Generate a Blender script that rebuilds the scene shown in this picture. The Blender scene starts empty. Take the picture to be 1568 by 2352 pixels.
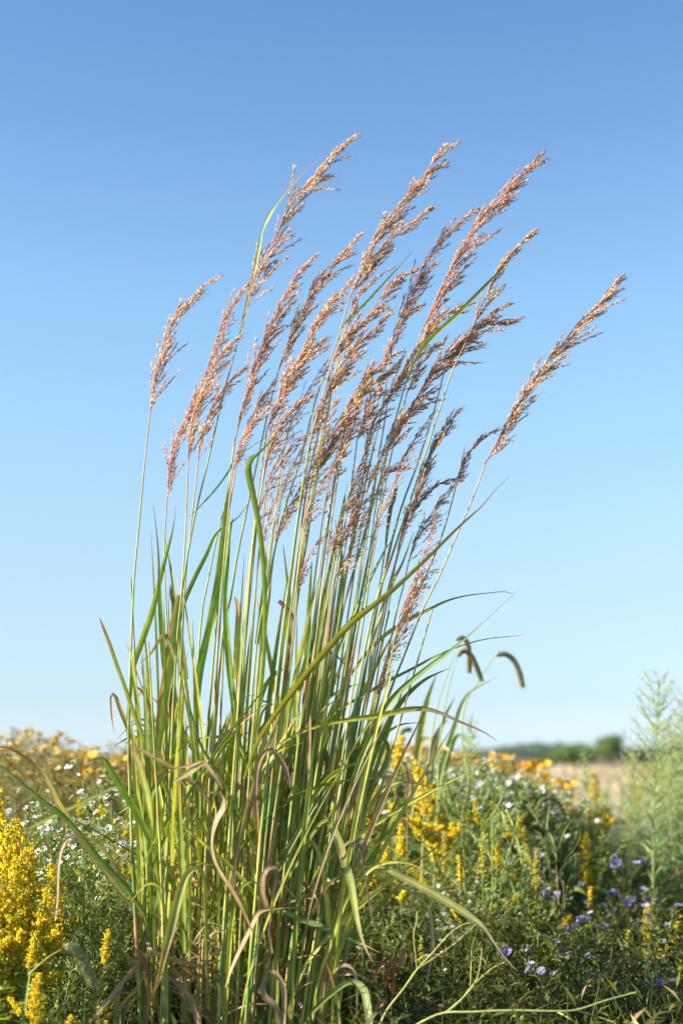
import bpy, math, random
import numpy as np
from mathutils import Vector, Matrix

R = np.random.default_rng(7)
rnd = random.Random(11)
SC = bpy.context.scene
COL = SC.collection

# ------------------------------------------------------------------ camera
CAMZ, FPX, PITCH = 0.75, 3300.0, math.radians(9.62)
FW = np.array([0, math.cos(PITCH), math.sin(PITCH)])
UP = np.array([0, -math.sin(PITCH), math.cos(PITCH)])
cam_d = bpy.data.cameras.new('camera')
cam = bpy.data.objects.new('camera', cam_d)
COL.objects.link(cam)
cam.location = (0, 0, CAMZ)
cam.rotation_euler = (math.pi / 2 + PITCH, 0, 0)
cam_d.sensor_fit = 'VERTICAL'
cam_d.sensor_height = 36
cam_d.lens = 36 * FPX / 2352
cam_d.clip_start = 0.05
cam_d.clip_end = 20000
cam_d.dof.use_dof = True
cam_d.dof.focus_distance = 2.82
cam_d.dof.aperture_fstop = 2.8
SC.camera = cam


def un(u, v, Y):
    """photograph position (1568 px wide scale) at distance Y -> world points"""
    u, v, Y = np.broadcast_arrays(np.asarray(u, float), np.asarray(v, float), np.asarray(Y, float))
    cx, cy = (u - 784) / FPX, (1176 - v) / FPX
    d = np.stack([cx, FW[1] + cy * UP[1], FW[2] + cy * UP[2]], -1)
    return np.array([0, 0, CAMZ]) + d * (Y / d[..., 1])[..., None]


# ------------------------------------------------------------------ mesh tools
class MB:
    def __init__(s):
        s.v, s.f, s.c, s.n = [], [], [], 0

    def add(s, v, f, c):
        v = np.asarray(v, float).reshape(-1, 3)
        f = np.asarray(f, int).reshape(-1, 3)
        c = np.broadcast_to(np.asarray(c, float), (len(v), 3))
        s.v.append(v); s.f.append(f + s.n); s.c.append(c)
        s.n += len(v)

    def mesh(s, name):
        me = bpy.data.meshes.new(name)
        if not s.v:
            return me
        v = np.concatenate(s.v); f = np.concatenate(s.f); c = np.concatenate(s.c)
        me.vertices.add(len(v)); me.vertices.foreach_set('co', v.astype(np.float32).ravel())
        me.loops.add(len(f) * 3); me.loops.foreach_set('vertex_index', f.astype(np.int32).ravel())
        me.polygons.add(len(f))
        me.polygons.foreach_set('loop_start', np.arange(0, len(f) * 3, 3, dtype=np.int32))
        try:
            me.polygons.foreach_set('loop_total', np.full(len(f), 3, dtype=np.int32))
        except Exception:
            pass
        at = me.color_attributes.new('Col', 'FLOAT_COLOR', 'POINT')
        cc = np.concatenate([np.clip(c, 0, 1), np.ones((len(c), 1))], 1)
        at.data.foreach_set('color', cc.astype(np.float32).ravel())
        me.update(calc_edges=True)
        me.validate()
        return me

    def build(s, name, mat, parent=None, smooth=False):
        me = s.mesh(name)
        me.materials.append(mat)
        if smooth:
            me.polygons.foreach_set('use_smooth', np.ones(len(me.polygons), dtype=bool))
        o = bpy.data.objects.new(name, me)
        COL.objects.link(o)
        if parent is not None:
            o.parent = parent
        return o


def unit(a):
    return a / (np.linalg.norm(a, axis=-1, keepdims=True) + 1e-12)


def tube(mb, P, r, c, k=6, cap=True):
    P = np.asarray(P, float); n = len(P)
    r = np.broadcast_to(np.asarray(r, float), (n,))
    c = np.broadcast_to(np.asarray(c, float), (n, 3))
    T = unit(np.gradient(P, axis=0))
    ref = np.array([0.35, -0.9, 0.25]) if abs(T[0] @ np.array([0.35, -0.9, 0.25])) < 0.9 else np.array([1., 0, 0])
    A = unit(np.cross(T, ref)); B = np.cross(T, A)
    th = np.arange(k) * 2 * math.pi / k
    ring = P[:, None] + r[:, None, None] * (np.cos(th)[None, :, None] * A[:, None] + np.sin(th)[None, :, None] * B[:, None])
    i = np.arange(n - 1)[:, None] * k; j = np.arange(k)[None]; j2 = (j + 1) % k
    a, b, d, e = i + j, i + j2, i + k + j2, i + k + j
    f = np.concatenate([np.stack([a, b, d], -1).reshape(-1, 3), np.stack([a, d, e], -1).reshape(-1, 3)])
    mb.add(ring.reshape(-1, 3), f, np.repeat(c, k, 0))


def leaves(mb, P, D, L, W, C, droop=0.15, up=None):
    """n narrow folded leaves"""
    P = np.asarray(P, float).reshape(-1, 3); n = len(P)
    if n == 0: return
    D = unit(np.broadcast_to(D, (n, 3)).astype(float))
    L = np.broadcast_to(L, (n,)).astype(float)[:, None]; W = np.broadcast_to(W, (n,)).astype(float)[:, None]
    C = np.broadcast_to(C, (n, 3))
    if up is None:
        up = np.array([0, 0, 1.]) + R.normal(0, .45, (n, 3))
    S = unit(np.cross(D, up)); N = np.cross(S, D)
    z = np.array([0, 0, 1.])
    v0 = P
    v1 = P + D * L * .38 + S * W * .5 + N * W * .18
    v2 = P + D * L * .42
    v3 = P + D * L * .38 - S * W * .5 + N * W * .18
    v4 = P + D * L - z * L * droop
    V = np.stack([v0, v1, v2, v3, v4], 1).reshape(-1, 3)
    F = (np.arange(n)[:, None, None] * 5 + np.array([[0, 1, 2], [0, 2, 3], [1, 4, 2], [2, 4, 3]])[None]).reshape(-1, 3)
    CC = np.repeat(C[:, None], 5, 1).copy()
    CC[:, 2] *= 1.15
    mb.add(V, F, CC.reshape(-1, 3))


def grains(mb, P, D, L, W, C):
    """n slender three-sided grains or buds"""
    P = np.asarray(P, float).reshape(-1, 3); n = len(P)
    if n == 0: return
    D = unit(np.broadcast_to(D, (n, 3)).astype(float))
    L = np.broadcast_to(L, (n,)).astype(float)[:, None]; W = np.broadcast_to(W, (n,)).astype(float)[:, None]
    C = np.broadcast_to(C, (n, 3))
    S = unit(np.cross(D, unit(R.normal(0, 1, (n, 3))))); N = np.cross(S, D)
    m = P + D * L * .4
    vs = [P]
    for a in (0, 2.094, 4.189):
        vs.append(m + (S * math.cos(a) + N * math.sin(a)) * W * .55)
    vs.append(P + D * L)
    V = np.stack(vs, 1).reshape(-1, 3)
    F = (np.arange(n)[:, None, None] * 5 + np.array([[0, 2, 1], [0, 3, 2], [0, 1, 3], [4, 1, 2], [4, 2, 3], [4, 3, 1]])[None]).reshape(-1, 3)
    mb.add(V, F, np.repeat(C, 5, 0))


def spline(pts, n):
    """Catmull-Rom through the rows of pts, n samples"""
    P = np.asarray(pts, float)
    Q = np.vstack([2 * P[0] - P[1], P, 2 * P[-1] - P[-2]])
    seg = np.linalg.norm(np.diff(P[:, :2], axis=0), axis=1) + 1e-6
    cum = np.concatenate([[0], np.cumsum(seg)])
    out = []
    for s in np.linspace(0, cum[-1], n):
        i = min(np.searchsorted(cum, s, 'right') - 1, len(seg) - 1)
        t = (s - cum[i]) / seg[i]
        p0, p1, p2, p3 = Q[i], Q[i + 1], Q[i + 2], Q[i + 3]
        out.append(.5 * (2 * p1 + (p2 - p0) * t + (2 * p0 - 5 * p1 + 4 * p2 - p3) * t * t + (3 * p1 - p0 - 3 * p2 + p3) * t ** 3))
    return np.array(out)


def jit(c, s=.12, n=None):
    c = np.asarray(c, float)
    if n is None:
        return np.clip(c * (1 + R.normal(0, s)) + R.normal(0, s * .12, 3) * c.mean(), 0, 1)
    return np.clip(c * (1 + R.normal(0, s, (n, 1))) + R.normal(0, s * .25, (n, 3)) * c.mean(), 0, 1)


def palette(cols, weights, n, s=.12):
    cols = np.array(cols, float); w = np.array(weights, float); w /= w.sum()
    c = cols[R.choice(len(cols), n, p=w)]
    return np.clip(c * (1 + R.normal(0, s, (n, 1))), 0, 1)


# ------------------------------------------------------------------ materials
def mat_attr(name, trans=.3, rough=.5, spec=.4, tint=(1, 1, 1), noise=.25, nscale=60., tcol=1.0, bump=0., spots=0., ttint=(1.25, 1.3, .6)):
    m = bpy.data.materials.new(name); m.use_nodes = True
    nt = m.node_tree; N = nt.nodes; Lk = nt.links
    N.clear()
    out = N.new('ShaderNodeOutputMaterial')
    at = N.new('ShaderNodeAttribute'); at.attribute_name = 'Col'
    tc = N.new('ShaderNodeTexCoord')
    nz = N.new('ShaderNodeTexNoise'); nz.inputs['Scale'].default_value = nscale; nz.inputs['Detail'].default_value = 3
    Lk.new(tc.outputs['Object'], nz.inputs['Vector'])
    mr = N.new('ShaderNodeMapRange')
    mr.inputs['From Min'].default_value = .3; mr.inputs['From Max'].default_value = .7
    mr.inputs['To Min'].default_value = 1 - noise; mr.inputs['To Max'].default_value = 1 + noise
    Lk.new(nz.outputs['Fac'], mr.inputs['Value'])
    vm = N.new('ShaderNodeVectorMath'); vm.operation = 'SCALE'
    Lk.new(at.outputs['Color'], vm.inputs[0]); Lk.new(mr.outputs['Result'], vm.inputs['Scale'])
    vt = N.new('ShaderNodeVectorMath'); vt.operation = 'MULTIPLY'; vt.inputs[1].default_value = tint
    Lk.new(vm.outputs[0], vt.inputs[0])
    if spots:
        # brown flecks and rusty stains on the leaf itself
        ns = N.new('ShaderNodeTexNoise'); ns.inputs['Scale'].default_value = 75; ns.inputs['Detail'].default_value = 5
        Lk.new(tc.outputs['Object'], ns.inputs['Vector'])
        ms = N.new('ShaderNodeMapRange'); ms.inputs['From Min'].default_value = .58; ms.inputs['From Max'].default_value = .68
        ms.inputs['To Max'].default_value = spots
        Lk.new(ns.outputs['Fac'], ms.inputs['Value'])
        sm = N.new('ShaderNodeMix'); sm.data_type = 'RGBA'
        Lk.new(ms.outputs['Result'], sm.inputs['Factor']); Lk.new(vt.outputs[0], sm.inputs['A'])
        sm.inputs['B'].default_value = (.34, .20, .07, 1)
        vt = N.new('ShaderNodeVectorMath'); vt.operation = 'MULTIPLY'; vt.inputs[1].default_value = (1, 1, 1)
        Lk.new(sm.outputs['Result'], vt.inputs[0])
    pr = N.new('ShaderNodeBsdfPrincipled')
    pr.inputs['Roughness'].default_value = rough
    pr.inputs['Specular IOR Level'].default_value = spec
    Lk.new(vt.outputs[0], pr.inputs['Base Color'])
    if bump:
        bp = N.new('ShaderNodeBump'); bp.inputs['Strength'].default_value = bump; bp.inputs['Distance'].default_value = .002
        Lk.new(nz.outputs['Fac'], bp.inputs['Height']); Lk.new(bp.outputs[0], pr.inputs['Normal'])
    last = pr.outputs[0]
    if trans > 0:
        tr = N.new('ShaderNodeBsdfTranslucent')
        v3 = N.new('ShaderNodeVectorMath'); v3.operation = 'MULTIPLY'
        v3.inputs[1].default_value = tuple(q * tcol for q in ttint)
        Lk.new(vt.outputs[0], v3.inputs[0]); Lk.new(v3.outputs[0], tr.inputs['Color'])
        mx = N.new('ShaderNodeMixShader'); mx.inputs[0].default_value = trans
        Lk.new(pr.outputs[0], mx.inputs[1]); Lk.new(tr.outputs[0], mx.inputs[2])
        last = mx.outputs[0]
    Lk.new(last, out.inputs[0])
    return m


M_BLADE = mat_attr('grass_blade', trans=.36, rough=.48, spec=.35, noise=.2, nscale=45, spots=.4)
M_STEM = mat_attr('grass_stem', trans=.0, rough=.5, spec=.25, noise=.22, nscale=30, spots=.5)
M_SEED = mat_attr('seed_husk', trans=.48, rough=.6, spec=.2, ttint=(1.1, 1.05, 1.), noise=.1, nscale=200)
M_LEAF = mat_attr('herb_leaf', trans=.3, rough=.55, spec=.25, noise=.2, nscale=25)
M_PETAL = mat_attr('petal', trans=.3, rough=.7, spec=.15, noise=.06, nscale=80)
M_DRY = mat_attr('dry_leaf', trans=.2, rough=.75, spec=.15, noise=.3, nscale=70)
M_TREE = mat_attr('tree_leaf', trans=.25, rough=.6, spec=.2, noise=.2, nscale=.6)


def mat_ground():
    m = bpy.data.materials.new('meadow_soil'); m.use_nodes = True
    nt = m.node_tree; N = nt.nodes; Lk = nt.links
    pr = N['Principled BSDF']; pr.inputs['Roughness'].default_value = .95
    pr.inputs['Specular IOR Level'].default_value = .1
    tc = N.new('ShaderNodeTexCoord')
    n1 = N.new('ShaderNodeTexNoise'); n1.inputs['Scale'].default_value = .35; n1.inputs['Detail'].default_value = 6
    n2 = N.new('ShaderNodeTexNoise'); n2.inputs['Scale'].default_value = 14; n2.inputs['Detail'].default_value = 8
    for n in (n1, n2): Lk.new(tc.outputs['Object'], n.inputs['Vector'])
    r1 = N.new('ShaderNodeValToRGB')
    r1.color_ramp.elements[0].position = .38; r1.color_ramp.elements[0].color = (.10, .105, .035, 1)
    r1.color_ramp.elements[1].position = .62; r1.color_ramp.elements[1].color = (.26, .20, .11, 1)
    r2 = N.new('ShaderNodeValToRGB')
    r2.color_ramp.elements[0].position = .35; r2.color_ramp.elements[0].color = (.45, .45, .4, 1)
    r2.color_ramp.elements[1].position = .7; r2.color_ramp.elements[1].color = (1.1, 1.05, 1, 1)
    Lk.new(n1.outputs['Fac'], r1.inputs[0]); Lk.new(n2.outputs['Fac'], r2.inputs[0])
    mx = N.new('ShaderNodeMix'); mx.data_type = 'RGBA'; mx.blend_type = 'MULTIPLY'; mx.inputs['Factor'].default_value = 1
    Lk.new(r1.outputs[0], mx.inputs['A']); Lk.new(r2.outputs[0], mx.inputs['B'])
    Lk.new(mx.outputs['Result'], pr.inputs['Base Color'])
    bp = N.new('ShaderNodeBump'); bp.inputs['Strength'].default_value = .8; bp.inputs['Distance'].default_value = .03
    Lk.new(n2.outputs['Fac'], bp.inputs['Height']); Lk.new(bp.outputs[0], pr.inputs['Normal'])
    return m


# ------------------------------------------------------------------ object bookkeeping
def tag(o, label=None, cat=None, group=None, kind=None):
    if label: o['label'] = label
    if cat: o['category'] = cat
    if group: o['group'] = group
    if kind: o['kind'] = kind
    return o


def empty(name, loc=(0, 0, 0)):
    o = bpy.data.objects.new(name, None)
    o.empty_display_size = .05
    o.location = loc
    COL.objects.link(o)
    return o


KIDS = {}


def copy_tree(root):
    c = root.copy(); COL.objects.link(c)
    for ch in KIDS.get(root.name, ()):
        d = ch.copy(); COL.objects.link(d); d.parent = c
        for g in KIDS.get(ch.name, ()):
            e = g.copy(); COL.objects.link(e); e.parent = d
    return c


def kid(parent, o):
    o.parent = parent
    KIDS.setdefault(parent.name, []).append(o)
    return o


# ------------------------------------------------------------------ sky and sun
SUN_AZ = -104.0      # degrees from the view direction, negative = left
SUN_EL = 29.0
sd = bpy.data.lights.new('sun', 'SUN'); so = bpy.data.objects.new('sun', sd); COL.objects.link(so)
sd.energy = 5.0; sd.angle = math.radians(.55); sd.color = (1, .92, .79)
az, el = math.radians(SUN_AZ), math.radians(SUN_EL)
tosun = Vector((math.sin(az) * math.cos(el), math.cos(az) * math.cos(el), math.sin(el)))
so.rotation_euler = tosun.to_track_quat('Z', 'Y').to_euler()
so.location = tosun * 50
w = bpy.data.worlds.new('World'); SC.world = w; w.use_nodes = True
nt = w.node_tree; bg = nt.nodes['Background']
sky = nt.nodes.new('ShaderNodeTexSky'); sky.sky_type = 'NISHITA'; sky.sun_disc = False
sky.sun_elevation = el; sky.sun_rotation = az
sky.altitude = 0; sky.air_density = 1.0; sky.dust_density = .35; sky.ozone_density = 1.6
# clear late summer air: the tone of the sky by height above the horizon
SKYTONE = [(0.0, (0.53, 0.724, 1.155)), (0.005, (0.53, 0.724, 1.155)), (0.039, (0.512, 0.62, 0.871)), (0.095, (0.645, 0.699, 0.783)), (0.164, (0.805, 0.844, 0.84)), (0.239, (0.874, 0.967, 0.959)), (0.305, (0.87, 1.029, 1.044)), (0.369, (0.802, 0.97, 1.033)), (0.429, (0.687, 0.9, 1.024)), (0.486, (0.61, 0.871, 1.026)), (1.0, (0.755, 0.8855, 0.9630000000000001))]
tcw = nt.nodes.new('ShaderNodeTexCoord'); sx = nt.nodes.new('ShaderNodeSeparateXYZ')
nt.links.new(tcw.outputs['Generated'], sx.inputs[0])
rp = nt.nodes.new('ShaderNodeValToRGB'); rp.color_ramp.interpolation = 'LINEAR'
while len(rp.color_ramp.elements) < len(SKYTONE): rp.color_ramp.elements.new(.5)
for e_, (z_, c_) in zip(rp.color_ramp.elements, sorted(SKYTONE)):
    e_.position = z_
for e_, (z_, c_) in zip(rp.color_ramp.elements, sorted(SKYTONE)):
    e_.color = (*c_, 1)
nt.links.new(sx.outputs['Z'], rp.inputs[0])
ml = nt.nodes.new('ShaderNodeVectorMath'); ml.operation = 'MULTIPLY'
nt.links.new(sky.outputs[0], ml.inputs[0]); nt.links.new(rp.outputs[0], ml.inputs[1])
nt.links.new(ml.outputs[0], bg.inputs[0])
bg.inputs[1].default_value = .10

SC.view_settings.view_transform = 'Standard'
SC.view_settings.look = 'None'
SC.view_settings.exposure = 1.22
SC.view_settings.gamma = 1
SC.cycles.use_denoising = True
SC.cycles.max_bounces = 6
SC.cycles.diffuse_bounces = 3
SC.cycles.transmission_bounces = 4
SC.cycles.caustics_reflective = False
SC.cycles.caustics_refractive = False

# ================================================================== THE TALL GRASS
PX = 2.8 / FPX            # metres per photograph pixel at the clump
clump_base = un(560, 2450, 2.8)
CL = empty('tall_grass_clump', (float(clump_base[0]), 2.8, 0.0))
tag(CL, 'tall clump of green grass with golden brown plumes leaning right against the sky', 'grass clump')
CLO = np.array([CL.location.x, 2.8, 0.0])
G_ = (.27, .34, .055); YG = (.40, .42, .08); BG = (.10, .19, .055); LG = (.38, .46, .10)
TAN = (.46, .30, .16); PUR = (.27, .17, .12); ORG = (.58, .28, .07); BRN = (.36, .25, .14); RED = (.38, .12, .06)
OLV = (.22, .24, .05); GRY = (.36, .36, .22); DK = (.07, .12, .04)


def bend_px(P):
    """rows of (u, v, depth in px) -> points local to the clump"""
    P = np.asarray(P, float)
    return un(P[..., 0], P[..., 1], 2.8 + P[..., 2] * PX) - CLO


def blade(mb, pts, c0, c1, tipf=.75, d0=0., d1=0., yaw=None, edge=None, n=None):
    """pts: (u, v, width) base to tip; the ribbon has a midrib fold, twist and depth"""
    P = np.array([(p[0], p[1], p[2]) for p in pts], float)
    L = np.sum(np.linalg.norm(np.diff(P[:, :2], axis=0), axis=1))
    n = n or int(max(8, min(46, L / 11)))
    S = spline(P, n)
    t = np.linspace(0, 1, n)
    w_ = np.clip(S[:, 2], .35, None)
    dep = d0 + (d1 - d0) * t + 5 * np.sin(t * rnd.uniform(2, 5) + rnd.uniform(0, 6)) * np.sin(t * math.pi)
    T = np.gradient(S[:, :2], axis=0); T /= np.linalg.norm(T, axis=1)[:, None] + 1e-9
    perp = np.stack([-T[:, 1], T[:, 0]], 1)
    if yaw is None:
        yaw = (rnd.uniform(-.9, .9), rnd.uniform(-.9, .9))
    yw = yaw[0] + (yaw[1] - yaw[0]) * t
    K = np.array([-1, -.5, 0, .5, 1.])
    fold = rnd.uniform(.12, .3)
    U = S[:, None, :2] + perp[:, None] * (K[None, :, None] * w_[:, None, None] * .5)
    Dp = dep[:, None] + K[None] * w_[:, None] * .5 * np.tan(yw)[:, None] + fold * w_[:, None] * (np.abs(K)[None] * -1 + 1)
    V = bend_px(np.dstack([U, Dp]))
    c0 = np.array(c0) * (1 + R.normal(0, .08)); c1 = np.array(c1)
    if c0[1] > c0[0]: c0 = c0 * np.array([1.52, 1.24, .95])
    m = np.clip((t - tipf + .12) / .24, 0, 1)[:, None]
    C = c0 * (1 - m) + c1 * m
    C = C * (1 + .10 * np.sin(t * 9 + rnd.uniform(0, 6)))[:, None]
    C = np.repeat(C[:, None], 5, 1)
    C[:, 2] = C[:, 2] * 1.35 + .02
    C[:, (1, 3)] *= .93
    if edge is not None:
        C[:, 0] = np.array(edge); C[:, 1] = .5 * C[:, 1] + .5 * np.array(edge)
    i = np.arange(n - 1)[:, None] * 5; j = np.arange(4)[None]
    a, b, d, e = i + j, i + j + 1, i + 6 + j, i + 5 + j
    F = np.concatenate([np.stack([a, b, d], -1).reshape(-1, 3), np.stack([a, d, e], -1).reshape(-1, 3)])
    mb.add(V.reshape(-1, 3), F, C.reshape(-1, 3))


# ---- leaf blades traced one by one (u, v, width)
B = []
def bl(pts, c0=G_, c1=None, tipf=.75, **k): B.append((pts, c0, c1 if c1 is not None else c0, tipf, k))
bl([(560,1790,6),(590,1707,9),(629,1645,12),(668,1594,14),(707,1543,15),(754,1488,15),(793,1445,14),(832,1410,13),(887,1367,12),(925,1334,10),(988,1275,8),(1042,1221,6),(1081,1185,4),(1105,1164,2.5),(1136,1127,1.5),(1171,1092,.8)], OLV, PUR, .8, d0=-60, d1=-120)
bl([(640,1650,6),(700,1560,12),(768,1471,14),(820,1415,12),(847,1393,7)], OLV, RED, .9, d0=-30, d1=-60)
bl([(750,2050,6),(780,1930,8),(800,1830,10),(821,1762,12),(840,1715,13),(864,1668,14),(887,1625,16),(915,1590,14),(950,1559,12),(987,1529,10),(1034,1494,7),(1077,1459,4),(1120,1420,2),(1179,1365,1.2),(1194,1352,.7)], (.13,.23,.06), PUR, .84, d0=-20, d1=-110)
bl([(720,1670,4),(743,1656,6),(786,1625,6),(832,1598,7),(887,1566,7),(948,1535,6),(1003,1506,5),(1062,1482,3.5),(1120,1467,2.5),(1179,1461,1.6),(1206,1457,.7)], (.13,.22,.06), PUR, .8, d1=-40)
bl([(790,1570,5),(847,1494,8),(894,1451,9),(945,1420,9),(984,1400,7),(1023,1381,5),(1066,1369,3),(1112,1363,2),(1159,1359,1.4),(1177,1366,.7)], (.30,.32,.10), PUR, .7, d1=60)
bl([(640,1710,4),(680,1687,7),(715,1672,8),(762,1660,9),(817,1651,11),(856,1646,12),(895,1638,13),(934,1630,13),(973,1628,11),(1012,1638,8),(1051,1656,6),(1090,1672,4.5),(1116,1685,3),(1140,1701,1)], G_, (.30,.20,.15), .62, d0=-30, d1=-130)
bl([(775,2060,6),(785,2010,8),(800,1960,9),(825,1887,12),(844,1836,11),(867,1789,10),(887,1746,10),(891,1715,9),(871,1684,7),(848,1658,3)], (.12,.23,.055), None, d1=40)
bl([(745,1980,5),(760,1930,8),(781,1871,9),(815,1830,7),(848,1805,5),(872,1786,2)], (.10,.15,.05), BRN, .8)
bl([(640,2060,5),(665,2010,7),(690,1970,8),(712,1922,10),(738,1888,9),(752,1884,14),(764,1903,19),(779,1939,20),(791,1978,19),(806,2030,17),(816,2092,13),(828,2147,8),(840,2180,4),(856,2210,1)], (.24,.32,.10), (.48,.33,.17), .86, d0=0, d1=-150, yaw=(-.2,.3))
bl([(690,2170,5),(725,2080,6),(760,2025,6),(801,1999,7),(843,1990,9),(874,1991,12),(921,2013,15),(978,2042,17),(1020,2067,18),(1062,2094,17),(1104,2125,12),(1130,2161,6),(1156,2198,4.5),(1187,2230,1)], (.34,.33,.10), (.40,.28,.18), .87, d0=0, d1=-170, yaw=(.2,-.3))
bl([(770,2040,3),(817,2014,4),(869,2019,5),(921,2038,5),(963,2062,5),(984,2088,6),(992,2130,8),(993,2177,8),(986,2224,5),(976,2269,1.5)], (.26,.32,.13), TAN, .62, d1=-60)
bl([(630,2090,6),(660,2098,11),(690,2110,14),(727,2125,14),(767,2141,12),(806,2159,8),(837,2171,4),(871,2188,1)], (.15,.28,.09), TAN, .85, d1=-90)
bl([(672,2120,4),(687,2080,6),(703,2058,9),(730,2040,10),(761,2028,7),(785,2021,2)], LG, None, d1=-70)
bl([(780,1975,3),(794,1938,4),(816,1934,7),(829,1951,7),(836,2000,5),(846,2061,5),(854,2116,2)], PUR, TAN, .5, d0=-60, d1=-120)
bl([(670,2420,8),(703,2345,9),(736,2305,11),(773,2272,13),(800,2256,12),(820,2258,16),(836,2276,18),(843,2308,17),(848,2352,15),(851,2420,12)], (.16,.24,.06), (.33,.38,.15), .5, d0=-60, d1=-170)
bl([(783,2430,9),(779,2350,9),(773,2290,8),(761,2241,6),(748,2209,2)], (.24,.28,.07), ORG, .7, d0=-60, d1=-80)
bl([(745,2290,3),(755,2250,5),(766,2230,7),(784,2217,9),(803,2220,8),(816,2238,6),(820,2275,5),(819,2336,4),(822,2420,3)], TAN, BRN, .5, d0=-40, d1=-120)
bl([(594,2010,6),(592,1920,8),(587,1823,9),(591,1762,9),(605,1731,8),(623,1722,8),(641,1740,11),(657,1771,11),(666,1812,2)], ORG, (.27,.17,.13), .3, d0=-40, d1=-100)
bl([(625,2190,6),(614,2089,12),(602,2046,13),(605,2009,13),(618,1994,13),(633,1996,14),(636,2015,12),(627,2061,8),(617,2150,4)], (.34,.22,.13), BRN, .6, d0=-60, d1=-110)
bl([(700,2084,4),(650,2086,5),(614,2089,7),(593,2098,10),(577,2128,11),(556,2171,10),(534,2220,6),(518,2268,1.5)], (.35,.3,.10), (.50,.28,.13), .35, d0=-60, d1=-140)
bl([(617,2200,6),(612,2241,10),(602,2266,14),(608,2290,15),(629,2306,14),(641,2336,12),(645,2400,9)], BRN, (.36,.24,.15), .5, d0=-70, d1=-150)
bl([(608,2240,5),(620,2228,8),(638,2241,11),(652,2275,11),(652,2348,8),(652,2420,5)], (.40,.26,.14), BRN, .5, d0=-80, d1=-130)
bl([(430,2110,6),(415,2065,8),(400,2035,10),(382,2006,12),(356,1951,14),(320,1879,15),(287,1824,15),(262,1784,15),(243,1750,15),(235,1742,10),(222,1744,5),(191,1752,1.5)], (.20,.34,.05), (.30,.22,.14), .93, d0=0, d1=-120, yaw=(-.3,.2))
bl([(352,2190,5),(334,2108,7),(313,2071,11),(276,2024,15),(225,1970,15),(189,1922,13),(145,1875,14),(91,1835,12),(44,1795,10),(0,1759,8),(-50,1735,5),(-90,1735,1)], (.15,.26,.08), GRY, .8, d0=0, d1=-200)
bl([(340,2130,6),(310,2090,8),(262,2030,9),(218,1970,11),(175,1911,13),(149,1868,15),(134,1846,14),(116,1806,12),(94,1770,10),(65,1744,8),(29,1722,5),(0,1715,3.5),(-40,1712,1)], (.42,.36,.08), (.34,.22,.13), .72, d0=0, d1=-130, edge=(.55,.30,.14))
bl([(350,2170,8),(331,2108,9),(309,2064,9),(280,2013,8),(251,1966,6),(218,1933,5),(182,1919,5),(156,1926,7),(140,1955,8),(134,2006,6),(133,2061,5),(127,2115,3)], (.36,.30,.09), (.42,.28,.20), .45, d0=0, d1=-190, edge=(.50,.27,.10))
bl([(60,1906,2),(100,1886,8),(138,1868,9),(200,1838,9),(255,1812,5),(275,1805,1.5)], (.26,.34,.08), None, d0=-100, d1=60)
bl([(316,1966,3),(269,1937,3),(218,1908,3.5),(145,1871,1)], (.16,.12,.05), None, d1=-60)
bl([(370,1880,8),(348,1800,10),(320,1722,12),(298,1679,12),(276,1628,10),(265,1598,8),(256,1597,6),(257,1640,5),(263,1683,.8)], (.28,.34,.07), (.40,.24,.16), .68, d1=-60, edge=(.50,.26,.10))
bl([(400,1860,7),(367,1781,9),(338,1715,10),(309,1643,10),(288,1580,9),(270,1531,9),(253,1481,8),(238,1442,6),(229,1419,1.5)], (.22,.28,.06), RED, .88, d1=-80)
bl([(330,1900,8),(297,1700,9),(300,1600,11),(308,1531,12),(326,1474,14),(350,1405,13),(371,1318,10),(392,1238,5),(400,1200,2),(404,1162,.6)], (.25,.38,.08), None, d1=60)
bl([(420,1900,8),(402,1700,10),(390,1600,11),(378,1531,12),(371,1440,12),(367,1370,9),(364,1266,4),(353,1162,.8)], (.19,.30,.06), PUR, .9, d1=40)
bl([(450,1800,7),(432,1600,8),(410,1440,9),(400,1360,7),(385,1260,3),(374,1215,.7)], (.24,.36,.08), None, d1=80)
bl([(430,1560,8),(415,1450,8),(402,1398,8),(393,1367,7),(391,1342,1.5)], (.10,.13,.05), PUR, .8)
bl([(352,1900,12),(360,1760,18),(372,1640,23),(386,1545,25),(398,1457,23),(409,1387,17),(413,1367,11)], (.27,.36,.09), None, d0=-40, d1=-60, edge=(.48,.20,.10), yaw=(.1,.2))
bl([(400,1520,8),(388,1474,9),(377,1456,6),(364,1474,7),(343,1506,4),(319,1523,.8)], (.22,.26,.06), PUR, .25, d1=-80)
bl([(452,1760,10),(450,1650,13),(461,1531,17),(482,1440,19),(503,1335,21),(517,1231,21),(522,1162,12),(529,1120,1.5)], (.17,.31,.065), BRN, .97, d0=-30, d1=-30, yaw=(.2,-.1))
bl([(560,1780,10),(540,1640,13),(527,1531,15),(520,1440,14),(517,1370,10),(522,1301,9),(526,1231,8),(535,1190,2)], (.16,.30,.06), None, d1=-10)
bl([(400,1500,6),(419,1398,9),(447,1328,10),(475,1273,9),(499,1224,6),(545,1190,3),(575,1150,.8)], (.13,.25,.06), None, d1=50)
bl([(585,1700,8),(602,1560,9),(608,1440,10),(607,1335,11),(600,1249,12),(590,1179,12),(576,1113,15),(570,1078,15),(578,1055,9),(603,1033,5),(638,995,1.2)], (.22,.36,.07), (.14,.22,.06), .84, d0=-40, d1=-80, yaw=(.1,.5))
bl([(545,790,3),(552,764,5),(576,663,10),(595,569,9),(603,530,4),(617,497,9),(634,471,5),(670,425,3),(709,385,2),(748,354,.7)], (.13,.22,.10), PUR, .68, d0=-5, d1=-60)
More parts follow.
